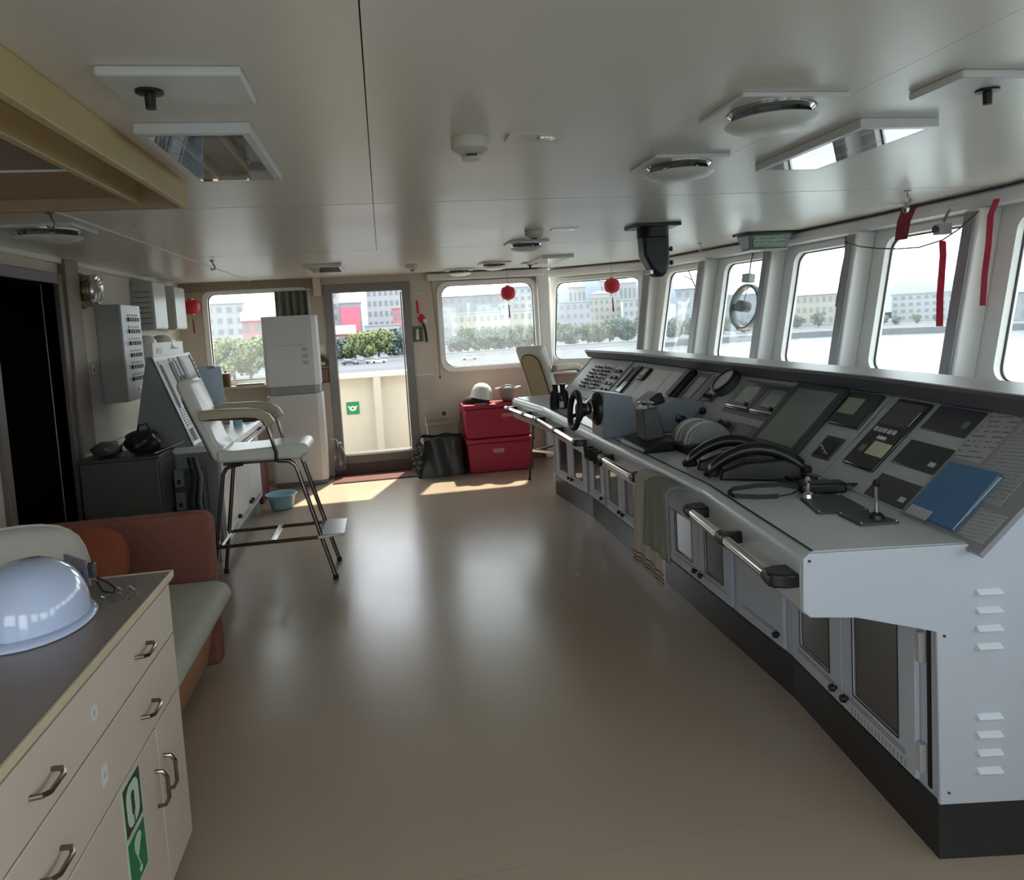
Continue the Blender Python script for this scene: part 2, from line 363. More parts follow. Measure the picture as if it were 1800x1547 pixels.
for k in range(1, len(VX)-1):
    t = (V((*VX[k+1], 0))-V((*VX[k-1], 0))).normalized(); wdt = .055; dp = .15
    P = lambda z, s_, d: vp(k, z, -d)+t*s_*wdt
    nm = ['corner bay', 'narrow-looking window', 'round spinning screen', 'red ribbon', 'right edge', 'near bays', 'nearest bay', 'viewer'][k-1]
    o = struct(MB().hexa([P(ZS, -1, dp), P(ZS, 1, dp), P(ZS, 1, 0), P(ZS, -1, 0), P(2.078, -1, dp), P(2.078, 1, dp), P(2.078, 1, 0), P(2.078, -1, 0)]).build('trim_%d' % (30+k), wall_w, bev=.012), 'white window post on the near side of the %s' % nm if k < 3 else 'white raked post beside the %s' % nm)
    MB().hexa([P(ZS, -.7, dp+.012), P(ZS, .7, dp+.012), P(ZS, .7, dp), P(ZS, -.7, dp), P(CZ-.12, -.7, dp+.012), P(CZ-.12, .7, dp+.012), P(CZ-.12, .7, dp), P(CZ-.12, -.7, dp)]).build('cover_strip', mat('post_shade_grey', '#8d8d8f', .35), o)  # grey strip paints the backlit shade on the post's inner face
struct(MB().box(1.76, 1.90, FY-.10, FY, 0, CZ).build('trim_40', wall_w, bev=.02), 'white corner post between the red chests and the corner bay')
struct(MB().box(.52, 1.84, FY-.13, FY, 2.09, 2.165).build('trim_41', white_pt, bev=.02), 'white curtain box above the red chests')

# wall behind the viewer, with the twin doorway and windows
BY = -.3
hb1 = rrect(.68, 1.72, 1.13, 2.02, .10); hb2 = rrect(-1.8, -.8, 1.12, 2.05, .07)
struct(MB().plate(frm((0, BY, 0), X, Z, -Y), [(-2.2, 0), (1.95, 0), (1.95, CZ), (-2.2, CZ)], [hb1, [(-.51, .1), (.24, .1), (.24, 2.01), (-.51, 2.01)], hb2], 0, .09).build('wall_back', wall_m), 'beige wall behind the viewer with an open doorway')
fb = frm((0, BY, 0), X, Z, -Y)
window(12, 'rounded window behind the viewer', fb, hb1, rrect(.61, 1.79, 1.06, 2.08, .14), rrect(.70, 1.70, 1.15, 2.0, .10))
window(13, 'small window behind the viewer', fb, hb2, rrect(-1.85, -.75, 1.07, 2.09, .09), hb2)

# boarded pelmet over the drawer cabinet
pe = struct(MB().box(-.70, -.675, -.3, 2.92, 2.085, CZ).build('trim_50', pelm_m, bev=.003), 'yellowish boarded pelmet hung from the ceiling over the drawers')
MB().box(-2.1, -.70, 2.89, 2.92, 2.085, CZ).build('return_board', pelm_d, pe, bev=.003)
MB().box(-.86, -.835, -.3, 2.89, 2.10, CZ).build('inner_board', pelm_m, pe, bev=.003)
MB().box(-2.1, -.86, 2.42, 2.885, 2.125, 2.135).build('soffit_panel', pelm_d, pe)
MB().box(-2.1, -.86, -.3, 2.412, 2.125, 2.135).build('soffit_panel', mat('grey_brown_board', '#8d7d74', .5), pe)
MB().box(-2.1, -.86, 2.412, 2.42, 2.120, 2.13).build('cover_strip', white_p, pe)

# ------------------------------------------------------------------ bridge console
CE = [V((1.093, 1.806, 0)), V((1.18, 2.63, 0)), V((1.18, 5.51, 0)), V((1.093, 6.33, 0))]
CM = [V((.985, -.171, 0)), V((1, 0, 0)), V((1, 0, 0)), V((.985, .171, 0))]
dF, zF, dT, zT, dB = .48, .918, .80, 1.225, .385
def cp(k, d, z): return CE[k]+CM[k]*d+Z*z
def sframe(k):
    a, b = cp(k, dF, zF), cp(k+1, dF, zF); t = (cp(k, dT, zT)+cp(k+1, dT, zT))/2
    u = (b-a).normalized(); v = t-(a+b)/2; v = (v-u*v.dot(u)).normalized(); return (a, u, v, -(u.cross(v)))
def bframe(k):
    a, b = cp(k, dB, 0), cp(k+1, dB, 0); u = (b-a).normalized(); n = u.cross(Z); n = n if n.x < 0 else -n; return (a, u, Z, n)
def loft(k, prof):
    n = len(prof); A = [cp(k, d, z) for d, z in prof]; B = [cp(k+1, d, z) for d, z in prof]
    return MB().add(A+B, [tuple(range(n)), tuple(range(n, 2*n))]+[(i, (i+1) % n, n+(i+1) % n, n+i) for i in range(n)])
SEC = []
slab = ['console section with the white end panel and louvres', 'long middle console section under the steering wheel and telegraph', 'far console section by the chair and binoculars']
for k in range(3):
    c = (cp(k, .4, 0)+cp(k+1, .4, 0))/2
    t = thing('console_section', 'light grey bridge '+slab[k], 'console', c, group='bridge console sections'); SEC.append(t)
    loft(k, [(dB-.012, 0), (dB-.012, .164), (.95, .164), (.95, 0)]).build('plinth', plinth_m, t, W=True)
    loft(k, [(dB, .164), (dB, .677), (.15, .728), (.014, .737), (.014, .90), (.48, .90), (.80, 1.212), (.96, 1.212), (.96, .164)]).build('body', cons_m, t, W=True)
    loft(k, [(.48, .918), (.04, .918), (.015, .911), (.003, .895), (0, .875), (0, .755), (.006, .742), (.02, .737), (.02, .90), (.48, .90)]).build('worktop', desk_m, t, W=True, sm=50)
    loft(k, [(.032, .9184), (.035, .9190), (.038, .9190), (.041, .9184)]).build('edge_joint', black_r, t, W=True)
SF = [sframe(k) for k in range(3)]; BF = [bframe(k) for k in range(3)]
def panel(k, u0, u1, v0=0, v1=.43, m=slope_m, h=.006, nm='instrument_panel'):
    return MB().fbox(SF[k], (u0+.0015, u1-.0015), (v0, v1), (-.004, h)).build(nm, m, SEC[k], W=True, bev=.0015, seg=1)
panel(0, -.068, .315, -.03, .432, mat('paper_panel_grey', '#8d8d92', .4), .012)
panel(0, .318, .845)
S0 = (0, 1.46); panel(1, -.06, 1.46); panel(1, 1.463, 2.60); panel(1, 2.603, 2.88+.02); panel(2, .02, .87)
# end panels with louvres
def endpanel(k, en, nm='end_panel'):
    F = (CE[k], CM[k], Z, en)
    loop = [(0, .752), (.003, .90), (.02, .915), (.48, .917), (.80, 1.222), (.965, 1.222), (.965, .164), (dB-.01, .164), (dB-.015, .672), (.15, .725), (.02, .733)]
    return F, MB().prism(F, loop, .001, .014).build(nm, cons_m, SEC[0 if k == 0 else 2], W=True, bev=.003)
en0 = -(CE[1]-CE[0]).normalized(); F0, ep = endpanel(0, en0)
for zc in (.784, .732, .680, .628, .425, .372, .319, .266):
    MB().prism((F0[0]+F0[1]*.478, F0[3], F0[2], F0[1]), [(.012, zc-.012), (.030, zc-.009), (.032, zc-.004), (.014, zc+.006)], 0, .068).build('louvre', mat('louvre_white', '#dfe3ea', .35), ep, W=True, bev=.002)
for d_, z_ in ((.02, .895), (.46, .90), (.40, .20), (.39, .66)):
    MB().cyl(cp(0, d_, z_)+en0*.013, cp(0, d_, z_)+en0*.017, .004, 8).build('screw', dgrey, ep, W=True)
en3 = (CE[3]-CE[2]).normalized(); endpanel(3, en3)
pl = MB().prism((CE[0], CM[0], Z, en0), [(dB-.012, 0), (dB-.012, .164), (.95, .164), (.95, 0)], 0, .012).build('plinth_end', plinth_m, SEC[0], W=True)
# ledge along the top
lt = thing('console_ledge', 'dark grey lipped ledge running along the top of the console', 'ledge', (1.9, 4.07, 1.24))
prof = [(.775, 1.228), (.742, 1.280), (.748, 1.292), (.97, 1.292), (.97, 1.222), (.80, 1.222)]
ext = {0: CE[0]+(CE[0]-CE[1]).normalized()*.03, 3: CE[3]+(CE[3]-CE[2]).normalized()*.03}
pts = [[(ext[k] if k in ext else CE[k])+CM[k]*d+Z*z for d, z in prof] for k in range(4)]
mb = MB(); n = len(prof); mb.add([p for q in pts for p in q], [tuple(range(n)), tuple(3*n+i for i in range(n))]+[(k*n+i, k*n+(i+1) % n, (k+1)*n+(i+1) % n, (k+1)*n+i) for k in range(3) for i in range(n)])
mb.build('ledge_lip', ledge_m, lt, W=True, sm=25)
pts = [[(ext[k] if k in ext else CE[k])+CM[k]*d+Z*z for d, z in [(.745, 1.2925), (.745, 1.297), (.97, 1.297), (.97, 1.2925)]] for k in range(4)]
mb = MB(); n = 4; mb.add([p for q in pts for p in q], [tuple(range(n)), tuple(3*n+i for i in range(n))]+[(k*n+i, k*n+(i+1) % n, (k+1)*n+(i+1) % n, (k+1)*n+i) for k in range(3) for i in range(n)])
mb.build('ledge_top', mat('ledge_top_pale', '#a9a9ad', .35), lt, W=True)

# cupboard doors
dglass = mat('dark_cupboard_glass', '#4b4a49', .06, var=.12, vs=5, spec=.9, coat=.6)
def cdoor(k, u0, u1, z0=.178, z1=.668, gl=True, knob=1, gz=(.258, .63), perf=False):
    F = BF[k]; S_ = SEC[k]
    if gl:
        gi = rrect(u0+.085, u1-.07, gz[0], gz[1], .006, 2)
        A = []
        n = len(gi)//4
        o_ = [(u1, z0), (u1, z1), (u0, z1), (u0, z0)]
        d = MB().plate(F, [(u0, z0), (u1, z0), (u1, z1), (u0, z1)], [gi], .002, .018).build('cupboard_door', cons_m, S_, W=True, bev=.0025)
        MB().prism(F, gi, .004, .012).build('glass', dglass, d, W=True)
        MB().ring(F, [(p[0]*1.0+(0 if 1 else 0), p[1]) for p in rrect(u0+.081, u1-.066, gz[0]-.004, gz[1]+.004, .006, 2)], gi, .0175, .0195).build('seal', black_r, d, W=True)
    else:
        d = MB().fbox(F, (u0, u1), (z0, z1), (.002, .018)).build('cupboard_door', cons_m, S_, W=True, bev=.0025)
    for zz in (.226, .236):
        MB().fbox(F, (u0+.05, u1-.05), (zz-.0012, zz+.0012), (.017, .0186)).build('slot', dgrey, d, W=True)
    uk = u1-.035 if knob > 0 else u0+.035
    p = F[0]+F[1]*uk+Z*.228
    MB().cyl(p+F[3]*.018, p+F[3]*.03, .007, 10).cyl(p+F[3]*.03, p+F[3]*.045, .015, 12, .012).build('knob', black_p, d, W=True)
    if perf:
        mb = MB()
        for r_ in range(3):
            for i in range(16):
                q = F[0]+F[1]*(u0+.05+i*.02)+Z*(.205-.008*r_); mb.cyl(q+F[3]*.0175, q+F[3]*.0187, .0025, 6)
        mb.build('perforations', dgrey, d, W=True)
    return d
cdoor(0, .085, .497, knob=1, perf=True); cdoor(0, .503, .885, knob=-1)
for za, zb in ((.55, .64), (.215, .30)):
    MB().fbox(BF[0], (.055, .08), (za, zb), (.002, .022)).build('hinge', lgrey, SEC[0], W=True, bev=.003)
MB().fbox(BF[0], (.035, .05), (.18, .66), (.0, .004)).build('shadow_gap', black_r, SEC[0], W=True)
for u0_, u1_, g_, kn in ((.06, .46, False, -1), (.515, .87, True, 1), (.876, 1.255, True, -1), (1.30, 1.74, True, 1), (1.81, 2.115, True, 1), (2.121, 2.475, True, -1), (2.54, 2.855, True, -1)):
    cdoor(1, u0_, u1_, gl=g_, knob=kn)
cdoor(2, .10, .445, knob=1); cdoor(2, .451, .80, knob=-1)

# hand rails along the worktop edge
def rail(k, y_pts, thick=.017, lab=None, nm='handrail'):
    r = MB().tube(y_pts, thick, 14).build(nm, chrome, SEC[k], W=True)
    return r
def rpos(k, s, off=.06, z=.832):
    a, b = CE[k], CE[k+1]; p = a.lerp(b, s); u = (b-a).normalized(); n = u.cross(Z); n = n if n.x < 0 else -n
    return V((p.x, p.y, z))+n*off, n, u
def bracket(par, k, s, end=0, L=.05):
    p, n, u = rpos(k, s); F = (p, u, n, Z)
    hw = .045 if end else .012
    MB().prism((p-Z*.02, u, -n, Z), [(-hw, .065), (hw, .065), (hw*.8+.01, .02), (hw*.5, -.018), (-hw*.5, -.018), (-hw*.8-.01, .02)], 0, .04).build('bracket', black_p, par, W=True, bev=.006)
    MB().tube([p+u*x for x in (-.028, .028)], .0215, 12).build('collar', black_p, par, W=True)
r = rail(0, [rpos(0, .07)[0], rpos(0, .95)[0]])
bracket(r, 0, .06, 1); bracket(r, 0, .52); bracket(r, 0, .95, 1)
r = rail(1, [rpos(1, .215)[0], rpos(1, .385)[0]]); bracket(r, 1, .21, 1); bracket(r, 1, .385)
r = rail(1, [rpos(1, .58)[0], rpos(1, .995)[0]]); bracket(r, 1, .58, 1); bracket(r, 1, .77); bracket(r, 1, .97)
r = rail(2, [rpos(2, .03)[0], rpos(2, 1.03)[0]]); bracket(r, 2, .35); bracket(r, 2, .90, 1)
# cluster of black clamp knobs under the edge between the rails
for s_ in (.43, .46, .49, .52):
    p, n_, u_ = rpos(1, s_, .03, .815)
    MB().cyl(p-n_*.03, p+n_*.02, .018, 10).cyl(p+n_*.01-Z*.05, p+n_*.01+Z*.02, .014, 10, .019).build('clamp_knob', black_r, SEC[1], W=True)

# ---- instruments let into the sloped panels
def dev(k, nm, u, v, h, m, bev=.003, label=None, h0=.004):
    return MB().fbox(SF[k], u, v, (h0, h)).build(nm, m, SEC[k], W=True, bev=bev, label=label)
def sub(k, par, nm, u, v, h0, h1, m, bev=0):
    return MB().fbox(SF[k], u, v, (h0, h1)).build(nm, m, par, W=True, bev=bev)
def spt(k, u, v, h): o, a, b, c = SF[k]; return o+a*u+b*v+c*h
def knob(k, par, u, v, h, r=.010, L=.016, m=black_p, nm='knob'):
    return MB().cyl(spt(k, u, v, h), spt(k, u, v, h+L), r, 12, r*.85).build(nm, m, par, W=True)
scr_g = mat('dark_green_screen', '#2c3a36', .16, var=.08)
scr_n = mat('dark_screen', '#262a2c', .12, var=.05)
scr_t = mat('teal_grey_screen', '#7c8783', .10, var=.05)
pan_v = mat('violet_black_panel', '#383842', .35, var=.08)
yel_n = mat('cream_note', '#c9c7b0', .5)
# section 0: alarm panels
p_ = dev(0, 'alarm_panel', (.332, .562), (.312, .425), .010, pan_v, label='violet black blank alarm panel'); sub(0, p_, 'badge', (.36, .385), (.345, .375), .010, .012, mgrey, .002)
p_ = dev(0, 'alarm_panel', (.324, .550), (.154, .262), .010, scr_g, label='dark green alarm panel'); sub(0, p_, 'badge', (.345, .375), (.178, .196), .010, .012, lgrey, .002)
p_ = dev(0, 'alarm_panel', (.312, .542), (.004, .104), .010, dgrey, label='charcoal panel above the joystick plates'); sub(0, p_, 'badge', (.335, .365), (.025, .045), .010, .012, lgrey, .002)
for vv in (.288, .128): sub(0, SEC[0], 'label_plate', (.42, .46), (vv-.007, vv+.007), .006, .008, lgrey)
p_ = dev(0, 'autopilot_unit', (.588, .790), (.088, .418), .018, scr_n, .012, 'tall black control unit with buttons')
sub(0, p_, 'display', (.61, .77), (.29, .40), .018, .0195, mat('charcoal_display', '#43474a', .14))
for i in range(5): sub(0, p_, 'button', (.632+i*.028, .650+i*.028), (.252, .272), .018, .024, lgrey, .002)
for i in range(3): sub(0, p_, 'button', (.66+i*.018, .67+i*.018), (.222, .236), .018, .023, white_p, .001)
sub(0, p_, 'note', (.596, .700), (.150, .211), .018, .0205, yel_n)
sub(0, p_, 'tag', (.725, .755), (.155, .185), .018, .0205, mgrey)
MB().tube([spt(0, .603, .30, .019), spt(0, .603, .37, .019)], .002, 6).build('stylus', chrome, p_, W=True)
# section 1 from the near bend on
p_ = dev(1, 'radio_unit', (-.05, .150), (.240, .420), .020, mat('green_black_case', '#2f3a34', .3), .012, 'green black radio unit with a pale screen')
sub(1, p_, 'screen', (.03, .135), (.298, .382), .020, .022, mat('pale_green_screen', '#93998a', .2))
p_ = dev(1, 'switch_unit', (-.03, .088), (.072, .186), .012, dgrey, .006); sub(1, p_, 'recess', (-.015, .07), (.085, .165), .012, .014, scr_n)
for i in range(3): knob(1, p_, .005+.025*i, .10+.012*i, .013, .007, .012, chrome)
sub(1, SEC[1], 'label_plate', (.0, .05), (.205, .218), .006, .008, lgrey)
p_ = dev(1, 'chart_monitor', (.165, .560), (.040, .425), .030, mat('teal_grey_bezel', '#36413f', .3), .02, 'large teal grey monitor framed by a wide bezel')
sub(1, p_, 'screen', (.205, .500), (.072, .385), .030, .032, scr_t, .004)
for a_, b_ in ((.545, .775), (.790, 1.04)):
    p_ = dev(1, 'speed_meter', (a_, b_), (.205, .395), .016, mat('meter_case', '#5b5f60', .3), .01)
    sub(1, p_, 'bezel', (a_+.012, b_-.012), (.212, .224), .016, .028, chrome, .003)
    sub(1, p_, 'dial', (a_+.05, b_-.06), (.25, .36), .016, .021, mat('meter_dial', '#b9bebb', .25))
    sub(1, p_, 'cover', (a_+.015, b_-.015), (.225, .385), .021, .023, thin_glass)
    knob(1, p_, a_+.05, .243, .018, .012, .014)
sub(1, SEC[1], 'meter_backing', (.535, 1.06), (.178, .41), .003, .007, mgrey)
p_ = dev(1, 'log_display', (.545, .775), (.034, .135), .022, mat('case_grey', '#626566', .35), .012); sub(1, p_, 'screen', (.60, .73), (.05, .115), .022, .024, mgrey)
p_ = dev(1, 'dimmer_unit', (.80, .985), (.040, .132), .012, mgrey, .004)
for i in range(4): knob(1, p_, .83+i*.042, .10-.018*(i % 2), .012, .014, .03, dgrey)
# round dial seen edge-on
p_ = MB().cyl(spt(1, 1.20, .350, .004), spt(1, 1.20, .350, .05), .085, 28).build('heading_dial', dgrey, SEC[1], W=True, bev=.006)
MB().lathe([(.085, .0), (.085, .012), (.074, .014), (.074, .0)], 28, spt(1, 1.20, .350, .048), (SF[1][1], SF[1][2], SF[1][3]), ring=True).build('rim', black_p, p_, W=True)
MB().cyl(spt(1, 1.20, .350, .05), spt(1, 1.20, .350, .053), .073, 28).build('dial_face', mat('dial_face', '#b9bcba', .12), p_, W=True)
p_ = dev(1, 'switch_block', (1.225, 1.345), (.218, .270), .018, dgrey, .004)
for i in range(3): knob(1, p_, 1.25+.035*i, .244, .018, .010, .02)
sub(1, SEC[1], 'cover_strip', (1.385, 1.45), (.16, .40), .006, .010, mgrey); sub(1, SEC[1], 'cable_slot', (1.376, 1.384), (.14, .40), .006, .0095, black_r)
p_ = dev(1, 'tally_panel', (1.49, 1.655), (.165, .412), .010, mgrey, .002); sub(1, p_, 'insert', (1.515, 1.62), (.205, .375), .010, .012, lgrey)
p_ = dev(1, 'recorder', (1.685, 1.785), (.16, .41), .045, black_p, .012, 'tall black recorder casing'); sub(1, p_, 'hood', (1.70, 1.77), (.17, .39), .045, .055, dgrey, .004)
p_ = dev(1, 'chart_board', (1.80, 2.055), (.17, .39), .010, paper, .001); sub(1, p_, 'sheet', (1.805, 2.05), (.175, .385), .010, .0115, mat('grey_sheet', '#e2e2e2', .5))
p_ = dev(1, 'chart_board', (2.068, 2.40), (.105, .388), .010, paper, .001); sub(1, p_, 'sheet', (2.073, 2.395), (.11, .382), .010, .0115, MATS['grey_sheet'])
p_ = dev(1, 'intercom', (2.415, 2.545), (.266, .380), .030, black_p, .008); sub(1, p_, 'label_plate', (2.435, 2.52), (.30, .362), .030, .032, lgrey)
p_ = dev(1, 'fire_panel', (2.635, 2.735), (.12, .39), .020, scr_n, .004); sub(1, p_, 'window', (2.65, 2.72), (.22, .37), .020, .022, mat('window_black', '#1b1c1e', .08))
p_ = dev(1, 'lamp_panel', (2.745, 2.87), (.12, .38), .012, dgrey, .004); sub(1, p_, 'trough', (2.775, 2.83), (.16, .36), .012, .024, mgrey, .004)
# section 2: rows of switches
for q, (a_, b_) in enumerate(((.03, .235), (.245, .455), (.465, .66))):
    p_ = dev(2, 'switch_panel', (a_, b_), (.075, .375), .010, mat('switch_plate', '#b3b4b4', .4), .002)
    nr = 7 if q else 4
    for r_ in range(nr):
        vv = .10+r_*(.26/nr)
        nc = 4 if q else 2
        for c_ in range(nc):
            uu = a_+.025+c_*((b_-a_-.03)/nc)+random.uniform(-.005, .005); s_ = .011 if q else .03
            MB().fbox(SF[2], (uu, uu+s_*1.6), (vv, vv+.013+(.012 if not q else 0)), (.010, .022+random.uniform(0, .012))).build('switch', (dgrey, mgrey, black_p)[(r_+q) % 3], p_, W=True)
# papers and folder on the near panel
pr1 = printmat('printed_list', '#a2a2a2', '#5c5d60', 10, 0, .47, .22, fine=7)
def flat(nm, label, cat, k, u, v, h, m, th=.0015, group=None):
    c = spt(k, (u[0]+u[1])/2, (v[0]+v[1])/2, h); t = MB().fbox(SF[k], u, v, (h, h+th)); t.v = [p-c for p in t.v]
    o = t.build(nm, m); o.location = c; return tag(o, label, cat, group)
flat('checklist', 'printed sheet with short black lines above the blue folder', 'paper', 0, (.185, .305), (.235, .425), .0125, pr1)
flat('printed_sheet', 'printed table sheet at the right edge beside the checklist', 'paper', 0, (.0, .165), (.12, .40), .0125, printmat('printed_table', '#9d9da0', '#7a7b80', 22, 0, .42, .25))
flat('printed_sheet', 'printed sheet half hidden under the blue folder', 'paper', 0, (-.05, .05), (.0, .10), .0125, printmat('printed_note', '#a6a6aa', '#85858a', 9, 0, .45, .3))
bf = thing('document_folder', 'blue card folder lying on the sloped panel at the near end', 'folder', spt(0, .17, .1, .014))
Fb = SF[0]
MB().fbox(Fb, (.062, .290), (.0, .214), (.0145, .017)).build('back_cover', blue_f, bf, W=True)
MB().hexa([spt(0, .064, .002, .021), spt(0, .288, .004, .019), spt(0, .288, .212, .019), spt(0, .060, .212, .034), spt(0, .064, .002, .0225), spt(0, .288, .004, .0205), spt(0, .288, .212, .0205), spt(0, .060, .212, .0355)]).build('front_cover', blue_f, bf, W=True)
MB().fbox(Fb, (.066, .284), (.004, .208), (.0172, .0188)).build('sheets', paper, bf, W=True)
flat('white_label', 'blank white slip at the foot of the blue folder', 'paper', 0, (.175, .275), (-.005, .03), .0235, mat('slip_white', '#a9adb2', .5))

# ---- things standing on the worktop
DZ = .919
# steering stand
st = thing('steering_stand', 'blue grey steering stand with black hand wheel on the console', 'steering stand', (1.3, 4.06, DZ))
stm = mat('blue_grey_enamel', '#7f8791', .38, var=.02)
MB().prism(frm((0, 3.86, 0), X, Z, Y), [(1.165, DZ), (1.18, 1.178), (1.345, 1.142), (1.372, 1.062), (1.60, 1.10), (1.78, 1.08), (1.66, DZ+.02), (1.66, DZ)], 0, .22).build('housing', stm, st, W=True, bev=.006)
MB().prism(frm((0, 3.88, 0), X, Z, Y), [(1.38, 1.068), (1.50, 1.145), (1.525, 1.15), (1.55, 1.095)], 0, .16).build('compass_hood', black_p, st, W=True, bev=.006)
MB().lathe([(0, 0), (.02, 0), (.026, .02), (.018, .03)], 14, (1.385, 3.90, 1.080), (Y, Z, X)).build('lamp', chrome, st, W=True)
wh = MB().tube([(1.04+.015*math.cos(a), 3.97+.10*math.sin(a), 1.075+.10*math.cos(a)) for a in [2*PI*i/28 for i in range(28)]], .017, 10, True).build('hand_wheel', black_r, st, W=True)
for a in (0, 2.1, 4.19):
    MB().tube([(1.09, 3.97, 1.075), (1.07, 3.97+.05*math.sin(a), 1.075+.05*math.cos(a)), (1.042, 3.97+.095*math.sin(a), 1.075+.095*math.cos(a))], .012, 8).build('spoke', black_r, wh, W=True)
MB().cyl((1.05, 3.97, 1.075), (1.10, 3.97, 1.075), .04, 20).build('hub', black_p, wh, W=True, bev=.006)
MB().lathe([(.03, 0), (.04, .02), (.05, .04), (.085, .055), (.095, .07), (.095, .085), (0, .085)], 24, (1.092, 3.97, 1.075), (Y, Z, X)).build('column_boot', black_p, st, W=True)
MB().lathe([(.03, -.004), (.055, .02), (.06, .03), (.05, .034)], 24, (1.10, 3.97, 1.075), (Y, Z, X), ring=True).build('column_ring', chrome, st, W=True)
# upright control
jo = thing('control_stand', 'black upright handset stand in front of the steering stand', 'control stand', (1.33, 3.44, DZ))
MB().prism(frm((0, 3.33, 0), X, Z, Y), [(1.205, DZ), (1.215, DZ+.03), (1.32, DZ+.055), (1.365, DZ+.05), (1.365, DZ)], 0, .36).build('base', black_p, jo, W=True, bev=.008)
MB().hexa([(1.26, 3.44, DZ+.04), (1.365, 3.44, DZ+.05), (1.365, 3.58, DZ+.05), (1.26, 3.58, DZ+.04), (1.255, 3.45, DZ+.20), (1.335, 3.45, DZ+.21), (1.335, 3.57, DZ+.21), (1.255, 3.57, DZ+.20)]).build('upright', dgrey, jo, W=True, bev=.008)
MB().cyl((1.30, 3.46, DZ+.20), (1.30, 3.51, DZ+.235), .012, 10).box(1.285, 1.325, 3.47, 3.54, DZ+.222, DZ+.23).build('clip', chrome, jo, W=True)
# engine telegraph
te = thing('engine_telegraph', 'grey double drum engine telegraph with lever knobs', 'telegraph', (1.47, 3.4, DZ))
MB().prism(frm((0, 3.20, 0), X, Z, Y), [(1.375, DZ), (1.385, DZ+.03), (1.41, DZ+.045), (1.64, DZ+.045), (1.64, DZ)], 0, .36).build('base', black_p, te, W=True, bev=.006)
drm = mat('telegraph_grey', '#8d928f', .3)
for y0, y1 in ((3.25, 3.345), (3.36, 3.455)):
    lp = [(1.515+.115*math.cos(a), DZ+.035+.105*math.sin(a)) for a in [PI*i/20 for i in range(21)]]
    dr = MB().prism(frm((0, y0, 0), X, Z, Y), lp, 0, y1-y0).build('drum', drm, te, W=True, bev=.008)
    MB().prism(frm((0, y0+.03, 0), X, Z, Y), [(1.515+r_*math.cos(a), DZ+.035+r_*.915*math.sin(a)) for r_, rng in ((.117, range(21)), (.112, range(20, -1, -1))) for a in [PI*i/20 for i in rng]], 0, .012).build('scale_band', white_p, dr, W=True)
    yc = y1+.04+(.06 if y0 > 3.3 else .14)
    lv = MB().cyl((1.56, yc, DZ+.06), (1.51, yc, DZ+.105), .008, 8).build('lever', chrome, te, W=True)
    MB().lathe([(0, -.03), (.018, -.026), (.024, -.005), (.024, .02), (.014, .034), (0, .037)], 16, (1.50, yc, DZ+.115), (Y, V((.66, 0, .75)), V((-.75, 0, .66)))).build('lever_knob', mat('navy_knob', '#1b1d33', .3), lv, W=True)
for (yy, xx, hh) in ((3.62, 1.63, .13),):
    j = thing('toggle_lever', 'thin lever with black ball knob behind the telegraph', 'lever', (xx, yy, DZ))
    MB().cyl((0, 0, 0), (.015, 0, hh), .004, 8).build('stem', chrome, j); MB().lathe([(0, -.022), (.016, -.015), (.022, 0), (.016, .015), (0, .022)], 14, (.018, 0, hh+.015)).build('ball_knob', black_p, j)
    MB().lathe([(.02, 0), (.02, .01), (.008, .018)], 14).build('flange', dgrey, j)
# telephones
def phone(label, loc, rz):
    t = thing('telephone', label, 'telephone', loc, rz, group='black desk telephones')
    MB().prism(frm((0, -.07, 0), X, Z, Y), [(-.15, 0), (-.14, .04), (-.05, .075), (.10, .09), (.16, .06), (.16, 0)], 0, .14).build('base', black_p, t, bev=.01)
    MB().prism(frm((0, .005, 0), X, Z, Y), [(-.05, .073), (-.05, .079), (.10, .094), (.10, .088)], 0, .055).build('keypad', dgrey, t, bev=.002)
    hs = MB()
    P = []
    for i in range(13):
        s = i/12; x = -.19+.36*s; z = .030+.02*s+.085*math.sin(PI*s)**.8; P.append((x, -.035, z))
    nn = 8
    rows = []
    for i, p in enumerate(P):
        s = i/12; hw = .030+.008*abs(2*s-1)**3; hh = .026+.004*abs(2*s-1)**3
        rows.append([(p[0], p[1]+hw*math.cos(2*PI*k/nn+PI/8), p[2]+hh*math.sin(2*PI*k/nn+PI/8)) for k in range(nn)])
    hs.add([q for r_ in rows for q in r_], [(i*nn+k, i*nn+(k+1) % nn, (i+1)*nn+(k+1) % nn, (i+1)*nn+k) for i in range(12) for k in range(nn)]+[tuple(range(nn)), tuple(12*nn+k for k in range(nn))])
    h = hs.build('handset', black_p, t, sm=60)
    MB().lathe([(.03, -.012), (.034, 0), (.028, .012)], 16, (-.18, -.035, .026)).build('mouthpiece', black_r, h)
    MB().lathe([(.03, -.012), (.034, 0), (.028, .012)], 16, (.165, -.035, .045)).build('earpiece', black_r, h)
    return t
phone('nearer of the two black desk telephones on the console', (1.44, 2.66, DZ), -.5)
phone('black desk telephone beside the engine telegraph', (1.44, 2.87, DZ), -.5)
